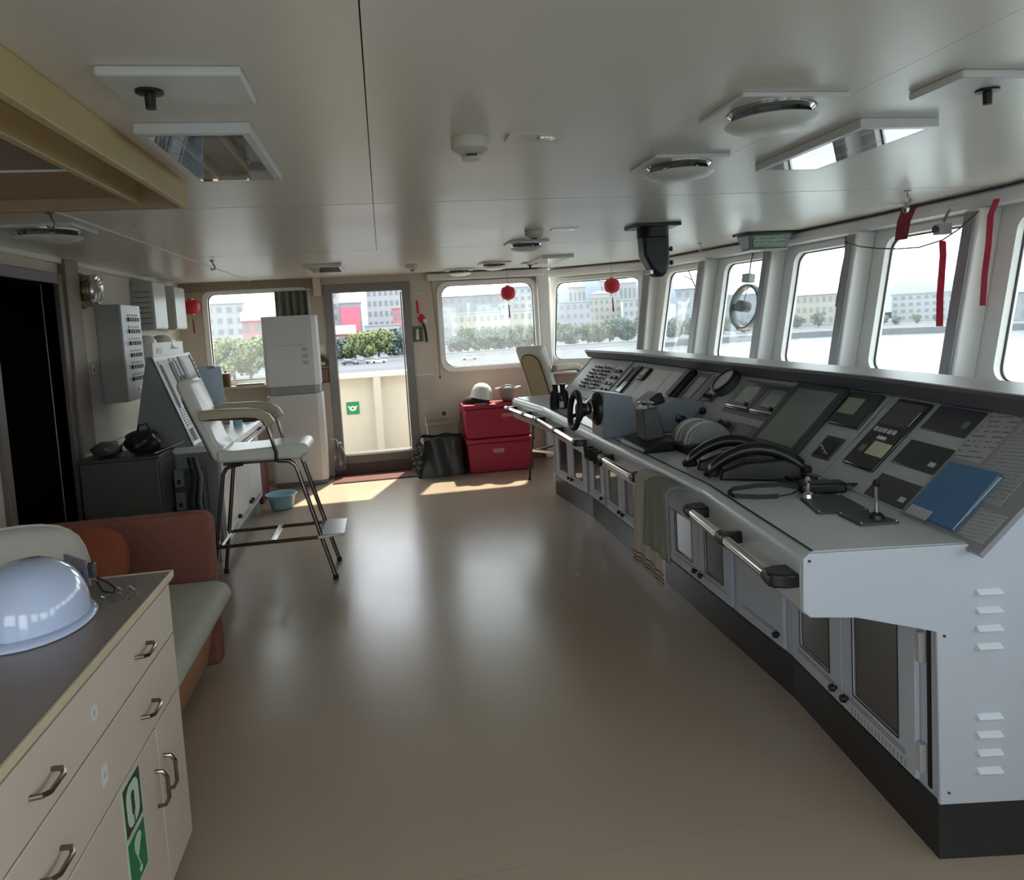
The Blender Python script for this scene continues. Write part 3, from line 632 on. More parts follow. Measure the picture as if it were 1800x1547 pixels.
# clip board unit and radio with wrist strap
cu_ = thing('key_unit', 'dark key unit let into the worktop by the telephone', 'control unit', (1.53, 2.56, DZ))
MB().hexa([(1.455, 2.64, DZ), (1.475, 2.43, DZ), (1.60, 2.50, DZ), (1.56, 2.70, DZ), (1.455, 2.64, DZ+.012), (1.475, 2.43, DZ+.012), (1.60, 2.50, DZ+.022), (1.56, 2.70, DZ+.022)]).build('plate', dgrey, cu_, W=True, bev=.003)
for i in range(3): MB().box(1.49+.025*i, 1.505+.025*i, 2.50, 2.60, DZ+.012, DZ+.024).build('key_strip', black_p, cu_, W=True)
ra = thing('handheld_radio', 'black handheld radio with a wrist strap lying on the worktop', 'radio', (1.50, 2.36, DZ), -.25)
MB().box(-.06, .10, -.03, .035, .001, .04).build('body', black_p, ra, bev=.01)
MB().cyl((.10, .015, .02), (.19, .015, .02), .009, 10, .006).build('antenna', black_r, ra)
MB().cyl((.10, -.012, .02), (.118, -.012, .02), .01, 10).build('channel_knob', dgrey, ra)
MB().box(-.03, .05, -.02, .025, .04, .043).build('speaker_grille', dgrey, ra)
mb = MB(); P = [(-.06, 0, .02), (-.12, .01, .030), (-.20, .02, .028), (-.29, .015, .02), (-.315, -.01, .012), (-.30, -.04, .008), (-.22, -.06, .006), (-.15, -.06, .006)]
for i in range(len(P)-1):
    a, b = V(P[i]), V(P[i+1]); mb.hexa([a+V((0, 0, -.006)), b+V((0, 0, -.006)), b+V((0, .004, -.006)), a+V((0, .004, -.006)), a+V((0, 0, .010)), b+V((0, 0, .010)), b+V((0, .004, .010)), a+V((0, .004, .010))])
mb.build('wrist_strap', mat('dark_green_strap', '#16211f', .6), ra)
MB().tube([(-.15, -.06, .008), (-.10, -.05, .012), (-.06, -.01, .02)], .0025, 6).build('cord', black_r, ra)
# joystick plates
def jplate(label, P, lv, knobcol, hh):
    c = sum((V((p[0], p[1], 0)) for p in P), V((0, 0, 0)))/4; t = thing('joystick_plate', label, 'control plate', (c.x, c.y, DZ), group='joystick plates on the worktop')
    q = [V((p[0], p[1], DZ)) for p in P]; MB().hexa(q+[p+Z*.008 for p in q]).build('plate', dgrey, t, W=True, bev=.002)
    b = V((lv[0], lv[1], DZ+.008))
    MB().lathe([(.022, 0), (.02, .012), (.010, .02)], 16, b).build('boot', chrome if hh < .06 else black_p, t, W=True)
    s = MB().cyl(b+Z*.015, b+Z*hh, .006 if hh > .06 else .009, 10).build('lever', chrome, t, W=True)
    MB().lathe([(0, 0), (.010, .002), (.012, .012), (.007, .022), (0, .024)], 12, b+Z*hh).build('lever_knob', knobcol, s, W=True)
    for p in q: MB().cyl(p.lerp(V((c.x, c.y, DZ)), .1)+Z*.008, p.lerp(V((c.x, c.y, DZ)), .1)+Z*.011, .004, 8).build('screw', chrome, t, W=True)
    return t
jplate('larger dark control plate with short chrome lever', [(1.40, 2.30), (1.345, 2.11), (1.51, 2.085), (1.55, 2.30)], (1.425, 2.29), chrome, .05)
jplate('smaller dark control plate with upright joystick', [(1.40, 2.085), (1.385, 1.95), (1.505, 1.935), (1.505, 2.07)], (1.465, 1.985), black_p, .10)
# binoculars standing on the worktop
bi = thing('binoculars', 'black binoculars with white tag standing on the worktop', 'binoculars', (1.28, 5.33, DZ), -.1)
for s_ in (-1, 1):
    b_ = MB().lathe([(.0, 0), (.036, 0), (.038, .05), (.034, .09), (.030, .12), (.022, .135), (.0, .135)], 18, (s_*.038, 0, 0)).build('barrel', black_r, bi)
    MB().lathe([(.0, .12), (.021, .13), (.021, .17), (.024, .175), (.024, .185), (0, .185)], 16, (s_*.028, 0, 0)).build('eyepiece', black_p, b_)
MB().box(-.03, .03, -.012, .012, .06, .12).build('bridge', black_p, bi, bev=.004)
MB().box(-.005, .026, -.042, -.040, .01, .055).build('tag', paper, bi); MB().tube([(.01, -.03, .10), (.012, -.041, .08), (.011, -.041, .053)], .002, 6).build('tag_string', white_p, bi)
# towels on the edge
def towel(label, y0, y1, z0, z1, x, m, stripes=None):
    t = thing('towel', label, 'towel', (x, (y0+y1)/2, z0), group='towels hung on the worktop edge')
    yc = (y0+y1)/2
    def fn(s, q):
        y = y0+(y1-y0)*s; f = .004*math.sin(s*19+1)*(.3+.7*q)+.002*math.sin(s*41+q*3)
        if q < .12: return V((x-.006+.09*(1-q/.12)+f*.2, y+(yc-y)*.25, z1+.012*math.sin(q/.12*PI)))
        qq = (q-.12)/.88
        return V((x-.008+f-.01*qq, y+(yc-y)*.25*(1-qq), z1+(z0-z1)*qq+.012*math.sin(s*3)))
    MB().grid(fn, 28, 20).build('cloth', m, t, W=True, solid=.006)
    if stripes:
        for zz in stripes:
            q = .12+.88*(z1-zz)/(z1-z0); q2 = .12+.88*(z1-zz+.008)/(z1-z0)
            MB().grid(lambda s, k: fn(s, q if k < .5 else q2)+V((-.0045, 0, 0)), 28, 1).build('stripe', mat('brown_stripe', '#6d4f35', .8), t, W=True)
towel('long pale beige towel with brown hem stripes', 2.80, 3.19, .45, .875, 1.10, mat('pale_beige_terry', '#b3aca0', .9, bump=.2, bs=200), (.475, .49, .51))
towel('short grey green towel over the pale one', 2.68, 2.98, .60, .885, 1.075, mat('grey_green_terry', '#7f8176', .9, bump=.2, bs=200))

# ------------------------------------------------------------------ pilot chairs (seat faces local +x)
def chair(label, loc, rz):
    t = thing('pilot_chair', label, 'chair', loc, rz, group='tall pilot chairs')
    for s_ in (-1, 1):
        y = s_*.185; yt = s_*.165
        MB().tube([(.365, y, .012), (.18, yt, .72), (.165, yt, .765), (.13, yt, .792), (.06, yt, .80)], .0135, 10).build('leg', tube_m, t)
        MB().tube([(-.385, y, .012), (-.275, yt, .74), (-.255, yt, .775), (-.22, yt, .792), (-.15, yt, .80)], .0135, 10).build('leg', tube_m, t)
        for x in (.365, -.385): MB().cyl((x, y, 0), (x, y, .03), .017, 10).build('foot_cap', black_r, t)
        MB().tube([(-.35, y*.99, .285), (.30, y*.99, .285)], .012, 8).build('foot_rail', tube_m, t)
        # arm post and padded arm
        MB().tube([(.055, s_*.20, .80), (.06, s_*.205, .86), (.02, s_*.205, 1.03), (-.01, s_*.205, 1.075), (-.06, s_*.205, 1.09), (-.33, s_*.205, 1.10), (-.375, s_*.17, 1.10)], .0115, 8).build('arm_tube', tube_m, t)
        P = [(-.37, 1.125), (-.30, 1.128), (-.1, 1.125), (-.03, 1.115), (.02, 1.085), (.045, 1.04)]
        rows = []
        for i, (x, z) in enumerate(P):
            a = math.atan2(P[min(i+1, 5)][1]-P[max(i-1, 0)][1], P[min(i+1, 5)][0]-P[max(i-1, 0)][0]); nx, nz = -math.sin(a), math.cos(a)
            rows.append([(x+nx*h, s_*.205+w_, z+nz*h) for w_, h in ((-.03, -.03), (.03, -.03), (.033, .012), (.02, .03), (-.02, .03), (-.033, .012))])
        n = 6
        MB().add([q for r_ in rows for q in r_], [(i*n+k, i*n+(k+1) % n, (i+1)*n+(k+1) % n, (i+1)*n+k) for i in range(5) for k in range(n)]+[tuple(range(n)), tuple(5*n+k for k in range(n))]).build('arm_pad', vinyl_t, t, sm=50, bev=.006)
    # seat cushion with a waterfall front
    pf = [(-.30, .815), (.12, .808), (.19, .80), (.255, .835), (.262, .872), (.235, .898), (.15, .905), (0, .893), (-.18, .888), (-.30, .895)]
    MB().prism(frm((0, -.19, 0), X, Z, Y), pf, 0, .38).build('seat', vinyl_w, t, bev=.018, seg=3, sm=50)
    MB().box(-.27, .14, -.165, .165, .795, .81).build('seat_pan', dgrey, t)
    # backrest
    pb = [(-.27, .815), (-.325, .83), (-.505, 1.30), (-.50, 1.345), (-.46, 1.355), (-.425, 1.335), (-.30, .96), (-.255, .90)]
    MB().prism(frm((0, -.17, 0), X, Z, Y), pb, 0, .34).build('backrest', vinyl_w, t, bev=.022, seg=3, sm=50)
    d = V((-.18, 0, .47)).normalized(); nrm = V((-d.z, 0, d.x)); o = V((-.332, 0, .84))
    lp = [(-.115, 0), (.115, 0), (.115, .37)]+[(.115*math.cos(a), .37+.085*math.sin(a)) for a in [PI*i/10 for i in range(1, 10)]]+[(-.115, .37)]
    MB().prism((o, Y, d, nrm), lp, -.004, .012).build('back_insert', mat('tan_back_board', '#a8987c', .5), t)
    MB().tube([o+Y*p[0]*1.03+d*p[1]*1.01+nrm*.010 for p in lp], .006, 6, True).build('piping', dgrey, t)
    # foot plate and cross bars
    MB().hexa([(.27, -.20, .275), (.44, -.19, .285), (.44, .19, .285), (.27, .20, .275), (.27, -.20, .30), (.44, -.19, .297), (.44, .19, .297), (.27, .20, .30)]).build('foot_plate', steel, t, bev=.003)
    MB().box(-.02, .01, -.18, .18, .282, .298).build('cross_bar', chrome, t); MB().box(-.345, -.315, -.18, .18, .282, .305).build('cross_bar', chrome, t)
    return t
ch = chair('white pilot chair with tan arms and tubular legs beside the left-hand console', (-.77, 4.925, 0), 0)
dup(ch, (1.77, 7.14, 0), .62, 'white pilot chair turned away beyond the end of the bridge console')

# ------------------------------------------------------------------ left-hand console against the wall
lc = thing('radio_console', 'grey radio console with white sloping panel against the left wall', 'console', (-1.6, 6.2, 0))
gy = mat('shaded_grey_steel', '#85868a', .45, var=.03)
Yn, Yf = 5.37, 7.02
body = [(-2.09, 0), (-1.24, 0), (-1.24, .10), (-1.21, .10), (-1.21, .765), (-1.13, .775), (-1.12, .80), (-2.09, .80)]
MB().prism(frm((0, Yn, 0), X, Z, Y), body, 0, Yf-Yn).build('body', gy, lc, W=True, bev=.004)
MB().prism(frm((0, Yn, 0), X, Z, Y), [(-1.76, .80), (-1.36, .80), (-1.365, .845), (-1.585, 1.49), (-1.612, 1.49)], 0, .98).build('instrument_housing', gy, lc, W=True, bev=.004)
MB().box(-2.09, -1.10, Yn-.005, Yf+.005, .801, .848).build('worktop', white_p, lc, W=True, bev=.006)
sl = frm((-1.360, Yn, .85), Y, V((-.22, 0, .645)).normalized(), V((.645, 0, .22)).normalized())
MB().fbox(sl, (0, .98), (0, .675), (.001, .010)).build('sloping_panel', mat('bright_white_panel', '#eef0f0', .35, var=.01), lc, W=True, bev=.002)
def lsub(nm, u, v, h0, h1, m, par=lc, bev=.001, label=None): return MB().fbox(sl, (u[0]*.594, u[1]*.594), v, (h0, h1)).build(nm, m, par, W=True, bev=bev, label=label)
a = lsub('radio_panel', (.06, .50), (.30, .64), .010, .016, lgrey); lsub('sheet', (.16, .42), (.30, .60), .016, .018, paper, a)
lsub('slot', (.08, .135), (.28, .61), .016, .019, black_r, a); lsub('slot', (.44, .49), (.27, .61), .016, .019, black_r, a)
a = lsub('radio_panel', (.53, .86), (.27, .65), .010, .018, lgrey)
for q in (.57, .72): b = lsub('module', (q, q+.11), (.30, .62), .018, .024, mgrey, a); lsub('handle', (q+.04, q+.07), (.42, .50), .024, .03, black_p, b)
lsub('slot', (.68, .71), (.28, .64), .018, .021, black_r, a)
a = lsub('printer_panel', (.92, 1.52), (.25, .65), .010, .018, lgrey); lsub('slot', (.925, 1.02), (.24, .65), .018, .022, black_p, a); lsub('screen', (1.06, 1.44), (.30, .62), .018, .020, mat('grey_blue_screen', '#9ca0a4', .3), a); lsub('slot', (1.47, 1.51), (.28, .65), .018, .022, black_r, a)
lsub('sheet', (.06, .40), (.13, .28), .011, .014, printmat('printed_wall_list', '#d9d9d6', '#6a6a6a', 8, 2, .4, .4))
lsub('drawer_unit', (.10, .42), (.03, .12), .011, .035, lgrey, bev=.004); lsub('telex_slot', (.47, .56), (.04, .27), .011, .016, black_p)
lsub('handset_rest', (.62, .80), (.03, .16), .011, .04, dgrey, bev=.006)
lsub('scale_strip', (1.55, 1.63), (.10, .66), .011, .014, printmat('grey_scale', '#c4c6c6', '#6f7274', 16, 2, .3, .5))
for q, (a_, b_) in enumerate(((5.42, 5.88), (5.89, 6.36), (6.37, 6.95))):
    d = MB().box(-1.21, -1.195, a_, b_, .12, .74).build('cupboard_door', white_pt, lc, W=True, bev=.003)
    for zz in (.15, .17): MB().box(-1.196, -1.1935, a_+.06, b_-.06, zz-.003, zz+.003).build('slot', dgrey, d, W=True)
    for zz in (.21, .62):
        yk = b_-.035 if q != 2 else a_+.035
        MB().cyl((-1.195, yk, zz), (-1.17, yk, zz), .016, 10).build('knob', black_p, d, W=True)
MB().tube([(-1.06, 5.45, .80), (-1.06, 6.9, .80)], .015, 10).build('handrail', chrome, lc, W=True)
for yy in (5.6, 6.5): MB().box(-1.14, -1.05, yy-.02, yy+.02, .785, .815).build('bracket', black_p, lc, W=True, bev=.004)
# things on it
o = thing('blue_folder', 'pale blue plastic folder standing at the far end of the radio console', 'folder', (-1.46, 6.6, .848))
MB().prism(frm((0, 6.6, 0), X, Z, Y), [(-1.56, 1.06), (-1.38, 1.03), (-1.39, 1.35), (-1.57, 1.36)], 0, .012).build('sheet', mat('pale_blue_plastic', '#c3d3e6', .35), o, W=True); MB().prism(frm((0, 6.612, 0), X, Z, Y), [(-1.55, .8485), (-1.36, .8485), (-1.375, 1.08), (-1.55, 1.10)], 0, .02).build('stand', lgrey, o, W=True); MB().box(-1.50, -1.44, 6.59, 6.6, 1.335, 1.36).build('clip', steel, o, W=True)
o = thing('teal_bottle', 'teal plastic bottle standing on the radio console worktop', 'bottle', (-1.26, 6.45, .848))
MB().lathe([(.035, 0), (.038, .02), (.038, .11), (.015, .15), (.015, .165)], 18).build('body', mat('teal_plastic', '#7fb3bd', .3), o); MB().lathe([(.017, .165), (.017, .19), (0, .19)], 14).build('cap', white_p, o)
o = thing('desk_telephone', 'small black telephone on the radio console worktop', 'telephone', (-1.22, 6.75, .848))
MB().prism(frm((0, -.08, 0), X, Z, Y), [(-.08, 0), (-.08, .05), (.07, .025), (.07, 0)], 0, .16).build('base', black_p, o, bev=.006); MB().box(-.03, .01, -.10, .10, .05, .08).build('handset', dgrey, o, bev=.01)
# dark cabinet and clutter at its near end
o = thing('storage_cabinet', 'dark grey cabinet beside the dark doorway', 'cabinet', (-1.7, 5.16, 0))
dk = mat('dark_green_grey_paint', '#4a4a47', .5, var=.06)
MB().box(-1.96, -1.49, 5.0, 5.34, .02, .84).build('body', dk, o, W=True, bev=.006); MB().box(-1.97, -1.48, 4.99, 5.345, .84, .862).build('top', mat('dark_top', '#3d3c3a', .5), o, W=True, bev=.004)
MB().box(-1.49, -1.478, 5.01, 5.33, .04, .44).build('door', dk, o, W=True, bev=.003); MB().box(-1.49, -1.478, 5.01, 5.33, .46, .82).build('door', dk, o, W=True, bev=.003)
o = thing('equipment_rack', 'small black equipment with silver panel between cabinet and radio console', 'equipment', (-1.40, 5.30, 0))
MB().box(-1.47, -1.28, 5.22, 5.35, 0, .70).build('casing', dgrey, o, W=True, bev=.006)
for zz in (.44, .60): p_ = MB().box(-1.46, -1.40, 5.213, 5.22, zz, zz+.12).build('panel', mgrey, o, W=True, bev=.002); MB().box(-1.445, -1.42, 5.209, 5.213, zz+.02, zz+.05).build('button', black_p, p_, W=True)
o = thing('cable_bundle', 'black cables hanging down beside the radio console', 'cables', (-1.34, 5.19, .4))
for i in range(4):
    MB().tube([(-1.36+.02*i, 5.20-.01*i, .80), (-1.33+.018*i, 5.17, .66), (-1.37+.025*i, 5.18-.015*(i % 2), .5), (-1.34+.02*i, 5.19, .3), (-1.36+.02*i, 5.19, .02)], .009, 7).build('cable', (black_r, dgrey, black_r, mgrey)[i], o, W=True)
def blob(name, label, cat, loc, sx, sy, sz, m, seed=1, rough=.25, n=18):
    rnd = random.Random(seed); ph = [rnd.uniform(0, 6) for _ in range(6)]
    t = thing(name, label, cat, loc)
    def fn(s, q):
        a = 2*PI*s; b = PI*q; r = 1+rough*(math.sin(3*a+ph[0])*math.sin(2*b+ph[1])*.5+math.sin(5*a+4*b+ph[2])*.3+math.sin(9*a-3*b+ph[3])*.15*math.sin(b))
        z = (1-math.cos(b))/2
        return V((sx*r*math.sin(b)**.7*math.cos(a), sy*r*math.sin(b)**.7*math.sin(a), sz*(1-z)*(1+.12*math.sin(4*a+ph[4])*math.sin(b))))
    MB().grid(fn, n*2, n).build('skin', m, t, sm=60); return t
b = blob('dark_bag', 'crumpled black bag on the dark grey cabinet', 'bag', (-1.62, 5.16, .862), .11, .10, .15, mat('crumpled_black', '#22242a', .35), 3)
MB().tube([(-.02, -.03, .13), (.0, -.05, .19), (.05, -.05, .20), (.07, -.03, .13)], .006, 7).build('handle', black_r, b)
b = blob('plastic_bag', 'grey plastic bag on the dark grey cabinet beside the wall', 'bag', (-1.84, 5.17, .862), .09, .10, .09, mat('grey_plastic_film', '#5c5a56', .3), 5)
o = thing('ruler', 'long white ruler leaning over the dark cabinet edge', 'ruler', (-1.45, 5.1, .87)); MB().hexa([(-1.52, 5.05, .866), (-1.34, 5.08, .925), (-1.34, 5.105, .925), (-1.52, 5.075, .866), (-1.52, 5.05, .870), (-1.34, 5.08, .930), (-1.34, 5.105, .930), (-1.52, 5.075, .870)]).build('blade', white_p, o, W=True)
MB().cyl((-1.345, 5.092, .9245), (-1.345, 5.092, .931), .006, 8).build('hole_rim', dgrey, o, W=True)

# ------------------------------------------------------------------ left wall fittings
o = thing('light_switchboard', 'grey wall box with six rows of black switches', 'switchboard', (-2.02, 6.13, 1.15))
MB().box(-2.099, -1.93, 5.91, 6.35, 1.15, 1.89).build('casing', mat('box_grey', '#a7a49f', .4), o, W=True, bev=.004)
MB().box(-1.93, -1.918, 5.912, 6.348, 1.152, 1.888).build('front_plate', white_pt, o, W=True, bev=.002)
for r_ in range(6):
    zz = 1.78-.092*r_
    for c_ in range(5):
        yy = 6.04+c_*.052
        MB().box(-1.918, -1.905, yy, yy+.034, zz-.018, zz+.012).build('switch', black_p, o, W=True, bev=.002)
        MB().box(-1.918, -1.9165, yy+.002, yy+.032, zz+.022, zz+.040).build('label_strip', printmat('tiny_label', '#c9c9c6', '#777777', 3, 2, .4, .5), o, W=True)
MB().lathe([(0, 0), (.012, 0), (.012, .006), (0, .007)], 12, (-1.918, 6.17, 1.235), (Y, Z, X)).build('lock', chrome, o, W=True)
o = thing('bulkhead_lamp', 'round polished metal bulkhead lamp beside the dark doorway', 'lamp', (-2.055, 5.70, 1.985))
MB().lathe([(.0, 0), (.128, 0), (.13, .01), (.118, .02), (.112, .085), (.10, .10)], 32, (-2.10, 5.70, 1.985), (Y, Z, X)).build('drum', brass, o, W=True, sm=30)
MB().lathe([(.085, .098), (.112, .088), (.116, .104), (.10, .118), (.08, .108)], 32, (-2.10, 5.70, 1.985), (Y, Z, X), ring=True).build('rim', chrome, o, W=True)
MB().lathe([(.0, .118), (.05, .114), (.085, .104), (.085, .098), (0, .098)], 28, (-2.10, 5.70, 1.985), (Y, Z, X)).build('lens', mat('frosted_lens', '#8b887c', .15), o, W=True)
def wallpaper(name, label, cat, x, y0, y1, z0, z1, m, th=.003, curl=.0):
    c = V((x, (y0+y1)/2, (z0+z1)/2)); mb = MB().hexa([(x, y0, z0), (x+curl, y0, z0+.0), (x+curl+th, y1, z0), (x+th, y1, z0), (x, y0, z1), (x+th, y0, z1), (x+th, y1, z1), (x, y1, z1)]) if False else MB().box(x, x+th, y0, y1, z0, z1)
    mb.v = [p-c for p in mb.v]; o = mb.build(name, m); o.location = c; return tag(o, label, cat)
wallpaper('notice_sheet', 'white notice sheet pinned above the switch box', 'paper', -2.099, 6.12, 6.70, 1.93, 2.13, printmat('faint_notice', '#d5d4cf', '#c8c7c2', 12, 2, .4, .5))
wallpaper('notice_sheet', 'pale sheet hanging under the wall switch', 'paper', -2.099, 5.60, 5.90, 1.02, 1.32, mat('pale_sheet', '#c9c9c6', .4))
o = thing('wall_switch', 'white wall switch under the round lamp', 'switch', (-2.09, 5.72, 1.42)); MB().box(-2.099, -2.085, 5.66, 5.78, 1.36, 1.48).build('plate', lgrey, o, W=True, bev=.003); MB().box(-2.085, -2.078, 5.70, 5.75, 1.385, 1.455).build('rocker', white_p, o, W=True, bev=.002)
MB().box(-2.08, -2.075, 5.72, 5.73, 1.40, 1.43).build('mark', black_p, o, W=True)
def wbox(name, label, y0, y1, z0, z1, x1, slats=0):
    o = thing(name, label, 'wall box', (-2.03, (y0+y1)/2, z0)); MB().box(-2.099, x1, y0, y1, z0, z1).build('casing', lgrey, o, W=True, bev=.005); MB().box(x1, x1+.008, y0+.01, y1-.01, z0+.01, z1-.01).build('lid', white_pt, o, W=True, bev=.003)
    for i in range(slats): MB().box(-2.08, x1-.02, y0-.004, y0, z0+.05+i*.045, z0+.06+i*.045).build('slat', mgrey, o, W=True)
    return o
wbox('junction_box', 'tall grey ribbed wall box beyond the switch box', 6.76, 7.14, 1.70, 2.12, -1.93, 7)
wbox('junction_box', 'plain grey wall box nearest the small window', 7.42, 7.80, 1.70, 2.11, -1.93)
o = thing('wall_tray', 'white open tray on the wall under the grey boxes', 'tray', (-2.0, 7.0, 1.44))
MB().box(-2.099, -1.90, 6.5, 7.42, 1.44, 1.455).box(-1.905, -1.89, 6.5, 7.42, 1.44, 1.585).box(-2.099, -1.89, 6.49, 6.505, 1.44, 1.585).box(-2.099, -1.89, 7.415, 7.43, 1.44, 1.585).build('shell', white_p, o, W=True)
MB().box(-1.889, -1.887, 6.6, 6.75, 1.49, 1.54).build('label_plate', lgrey, o, W=True)
for q, (yy, lab) in enumerate(((6.70, 'white helmet shell lying in the wall tray under the ribbed box'), (7.1, 'white hard hat in the wall tray nearest the small window'))):
    o = thing('hard_hat', lab, 'helmet', (-1.99, yy, 1.46), .3+q)
    MB().lathe([(.085, .12), (.115, .125), (.105, .15), (.095, .20), (.07, .235), (.03, .25), (0, .252)], 22, (0, 0, -.06), sx=.75, sy=1.1).build('shell', white_p, o, sm=60)
    MB().hexa([(-.03, -.15, .06), (.03, -.15, .06), (.03, -.09, .075), (-.03, -.09, .075), (-.03, -.15, .066), (.03, -.15, .066), (.03, -.09, .085), (-.03, -.09, .085)]).build('peak', white_p, o)
    MB().lathe([(.06, 0), (.08, 0), (.08, .07), (.06, .07)], 18, sx=.7, sy=1, ring=True).build('liner', lgrey, o)
o = thing('socket_box', 'small white socket box beside the wall tray', 'socket', (-2.05, 7.55, 1.5)); MB().box(-2.099, -2.0, 7.48, 7.62, 1.46, 1.60).build('casing', white_p, o, W=True, bev=.006); MB().cyl((-2.0, 7.55, 1.53), (-1.985, 7.55, 1.53), .03, 16).build('outlet', lgrey, o, W=True)

# ------------------------------------------------------------------ end wall things
# red lanterns
def lantern(label, loc, top):
    t = thing('paper_lantern', label, 'lantern', loc, group='red paper lanterns')
    n = 24; prof = [(.022, .072)]+[(.022+.060*math.sin(PI*i/12)**.8*(1), .072*math.cos(PI*i/12)) for i in range(1, 12)]+[(.022, -.072)]
    MB().lathe(prof, n).build('globe', red_p, t, sm=20)
    MB().lathe([(.024, .070), (.026, .072), (.026, .084), (0, .084)], 14).build('cap', mat('gold_foil', '#b98a3a', .3, .8), t); MB().lathe([(.024, -.070), (.026, -.072), (.026, -.082), (0, -.082)], 14).build('base_ring', MATS['gold_foil'], t)
    MB().tube([(0, 0, .084), (0, 0, top-loc[2])], .0018, 5).build('cord', dgrey, t)
    MB().tube([(0, 0, -.08), (.002, 0, -.13)], .002, 5).build('tassel_cord', red_d, t); MB().cyl((.002, 0, -.13), (.006, 0, -.27), .006, 8, .009).build('tassel', red_d, t)
    return t
lantern('red paper lantern hanging by the small window at the left wall', (-1.93, 8.06, 1.93), CZ)
lantern('red paper lantern hanging in front of the window over the red chests', (1.385, 7.92, 1.905), CZ)
lantern('red paper lantern hanging in the angled corner bay', (2.40, 7.38, 1.905), CZ)
# curtain by the small window
o = thing('curtain', 'gathered grey green curtain at the small window', 'curtain', (-.93, 8.12, 1.2))
MB().grid(lambda s, q: V((-1.10+.34*s, 8.10+.022*math.sin(s*30)+.006*math.sin(s*71), 2.05-.95*q)), 60, 6).build('cloth', mat('grey_green_cloth', '#6f7a6a', .85, bump=.1), o, W=True, solid=.004)
MB().tube([(-1.15, 8.10, 2.055), (-.73, 8.10, 2.055)], .008, 8).build('rod', white_p, o, W=True)
# cabinet appliance
o = thing('cabinet_cooler', 'tall white two part cabinet appliance below the green curtain', 'appliance', (-.945, 7.92, 0))
acw = mat('appliance_white', '#c9cbcd', .32, var=.02)
def acbox(nm, x0, x1, y0, y1, z0, z1, m=acw, ch_=.03): return MB().prism(frm((0, 0, z0), X, Y, Z), [(x0+ch_, y0), (x1-ch_*1.6, y0), (x1, y0+ch_*1.6), (x1, y1), (x0, y1), (x0, y0+ch_)], 0, z1-z0).build(nm, m, o, W=True, bev=.006)
up = acbox('upper_cabinet', -1.215, -.672, 7.77, 8.08, 1.055, 1.78); acbox('waist_band', -1.20, -.68, 7.785, 8.08, .965, 1.055, mat('appliance_grey', '#8d8d8f', .4)); lo = acbox('lower_cabinet', -1.215, -.665, 7.77, 8.08, .05, .965); acbox('foot', -1.20, -.68, 7.79, 8.08, 0, .05, mgrey)
MB().box(-1.10, -.78, 7.762, 7.77, 1.47, 1.478).build('grille_line', lgrey, up, W=True)
for zz in (1.43, 1.36, 1.29): MB().box(-.83, -.77, 7.764, 7.7695, zz-.022, zz+.022).build('sticker', printmat('appliance_sticker', '#cfd2d4', '#44484c', 4, 2, .4, .5), up, W=True)
o = thing('storage_box', 'dark red box behind the tall chair next to the white cabinet', 'box', (-1.36, 7.3, 0)); MB().box(-1.50, -1.22, 7.12, 7.5, 0, .46).build('body', mat('maroon_box', '#5e2626', .5), o, W=True, bev=.006); MB().box(-1.51, -1.21, 7.11, 7.51, .46, .49).build('lid', MATS['maroon_box'], o, W=True, bev=.005)
o = thing('wash_basin', 'pale blue plastic basin on the floor by the radio console', 'basin', (-1.015, 6.86, 0))
MB().lathe([(0, .003), (.085, .003), (.095, .01), (.125, .13), (.140, .138), (.140, .143), (.120, .140), (.090, .018), (0, .012)], 30).build('bowl', mat('pale_blue_basin', '#9dc3cf', .35), o, sm=60)
MB().lathe([(.138, .136), (.144, .140), (.138, .146)], 30, ring=True).build('rim', MATS['pale_blue_basin'], o)
# small things round the doorway
o = thing('wall_switch', 'cream wall switch left of the bright doorway', 'switch', (-.66, 8.19, 1.41)); MB().box(-.72, -.615, 8.185, 8.199, 1.35, 1.47).build('plate', cream, o, W=True, bev=.003); MB().box(-.69, -.645, 8.178, 8.185, 1.38, 1.44).build('rocker', white_p, o, W=True)
o = thing('key_house', 'small wooden house shaped key rack left of the doorway', 'key rack', (-.67, 8.18, 1.22)); wd = mat('dark_wood', '#4a3022', .5)
MB().prism(frm((0, 8.16, 0), X, Z, Y), [(-.75, 1.22), (-.60, 1.22), (-.60, 1.29), (-.675, 1.345), (-.75, 1.29)], 0, .038).build('body', wd, o, W=True); MB().box(-.715, -.635, 8.155, 8.16, 1.235, 1.268).build('name_plate', yel_n, o, W=True)
o = thing('wall_picture', 'small brown picture under the key rack', 'picture', (-.655, 8.19, 1.05)); MB().box(-.72, -.60, 8.18, 8.199, 1.04, 1.20).build('frame', wd, o, W=True); MB().box(-.705, -.615, 8.177, 8.18, 1.055, 1.185).build('print', mat('red_brown_print', '#8a5a44', .5, var=.3, vs=40), o, W=True)
o = thing('sign_plate', 'white sign plate at the top right of the doorway', 'sign', (.40, 8.19, 1.94)); MB().box(.33, .50, 8.188, 8.199, 1.90, 1.985).build('plate', mat('sign_white', '#c6c2ba', .4), o, W=True); MB().box(.345, .485, 8.186, 8.188, 1.915, 1.97).build('print', printmat('sign_print', '#cfcbc3', '#bdb9b1', 3, 2, .4, .5), o, W=True)
o = thing('knot_charm', 'red knotted charm hanging beside the doorway', 'ornament', (.42, 8.17, 1.65))
MB().tube([(.40, 8.17, 1.88), (.405, 8.17, 1.74)], .012, 8).build('ribbon', red_p, o, W=True)
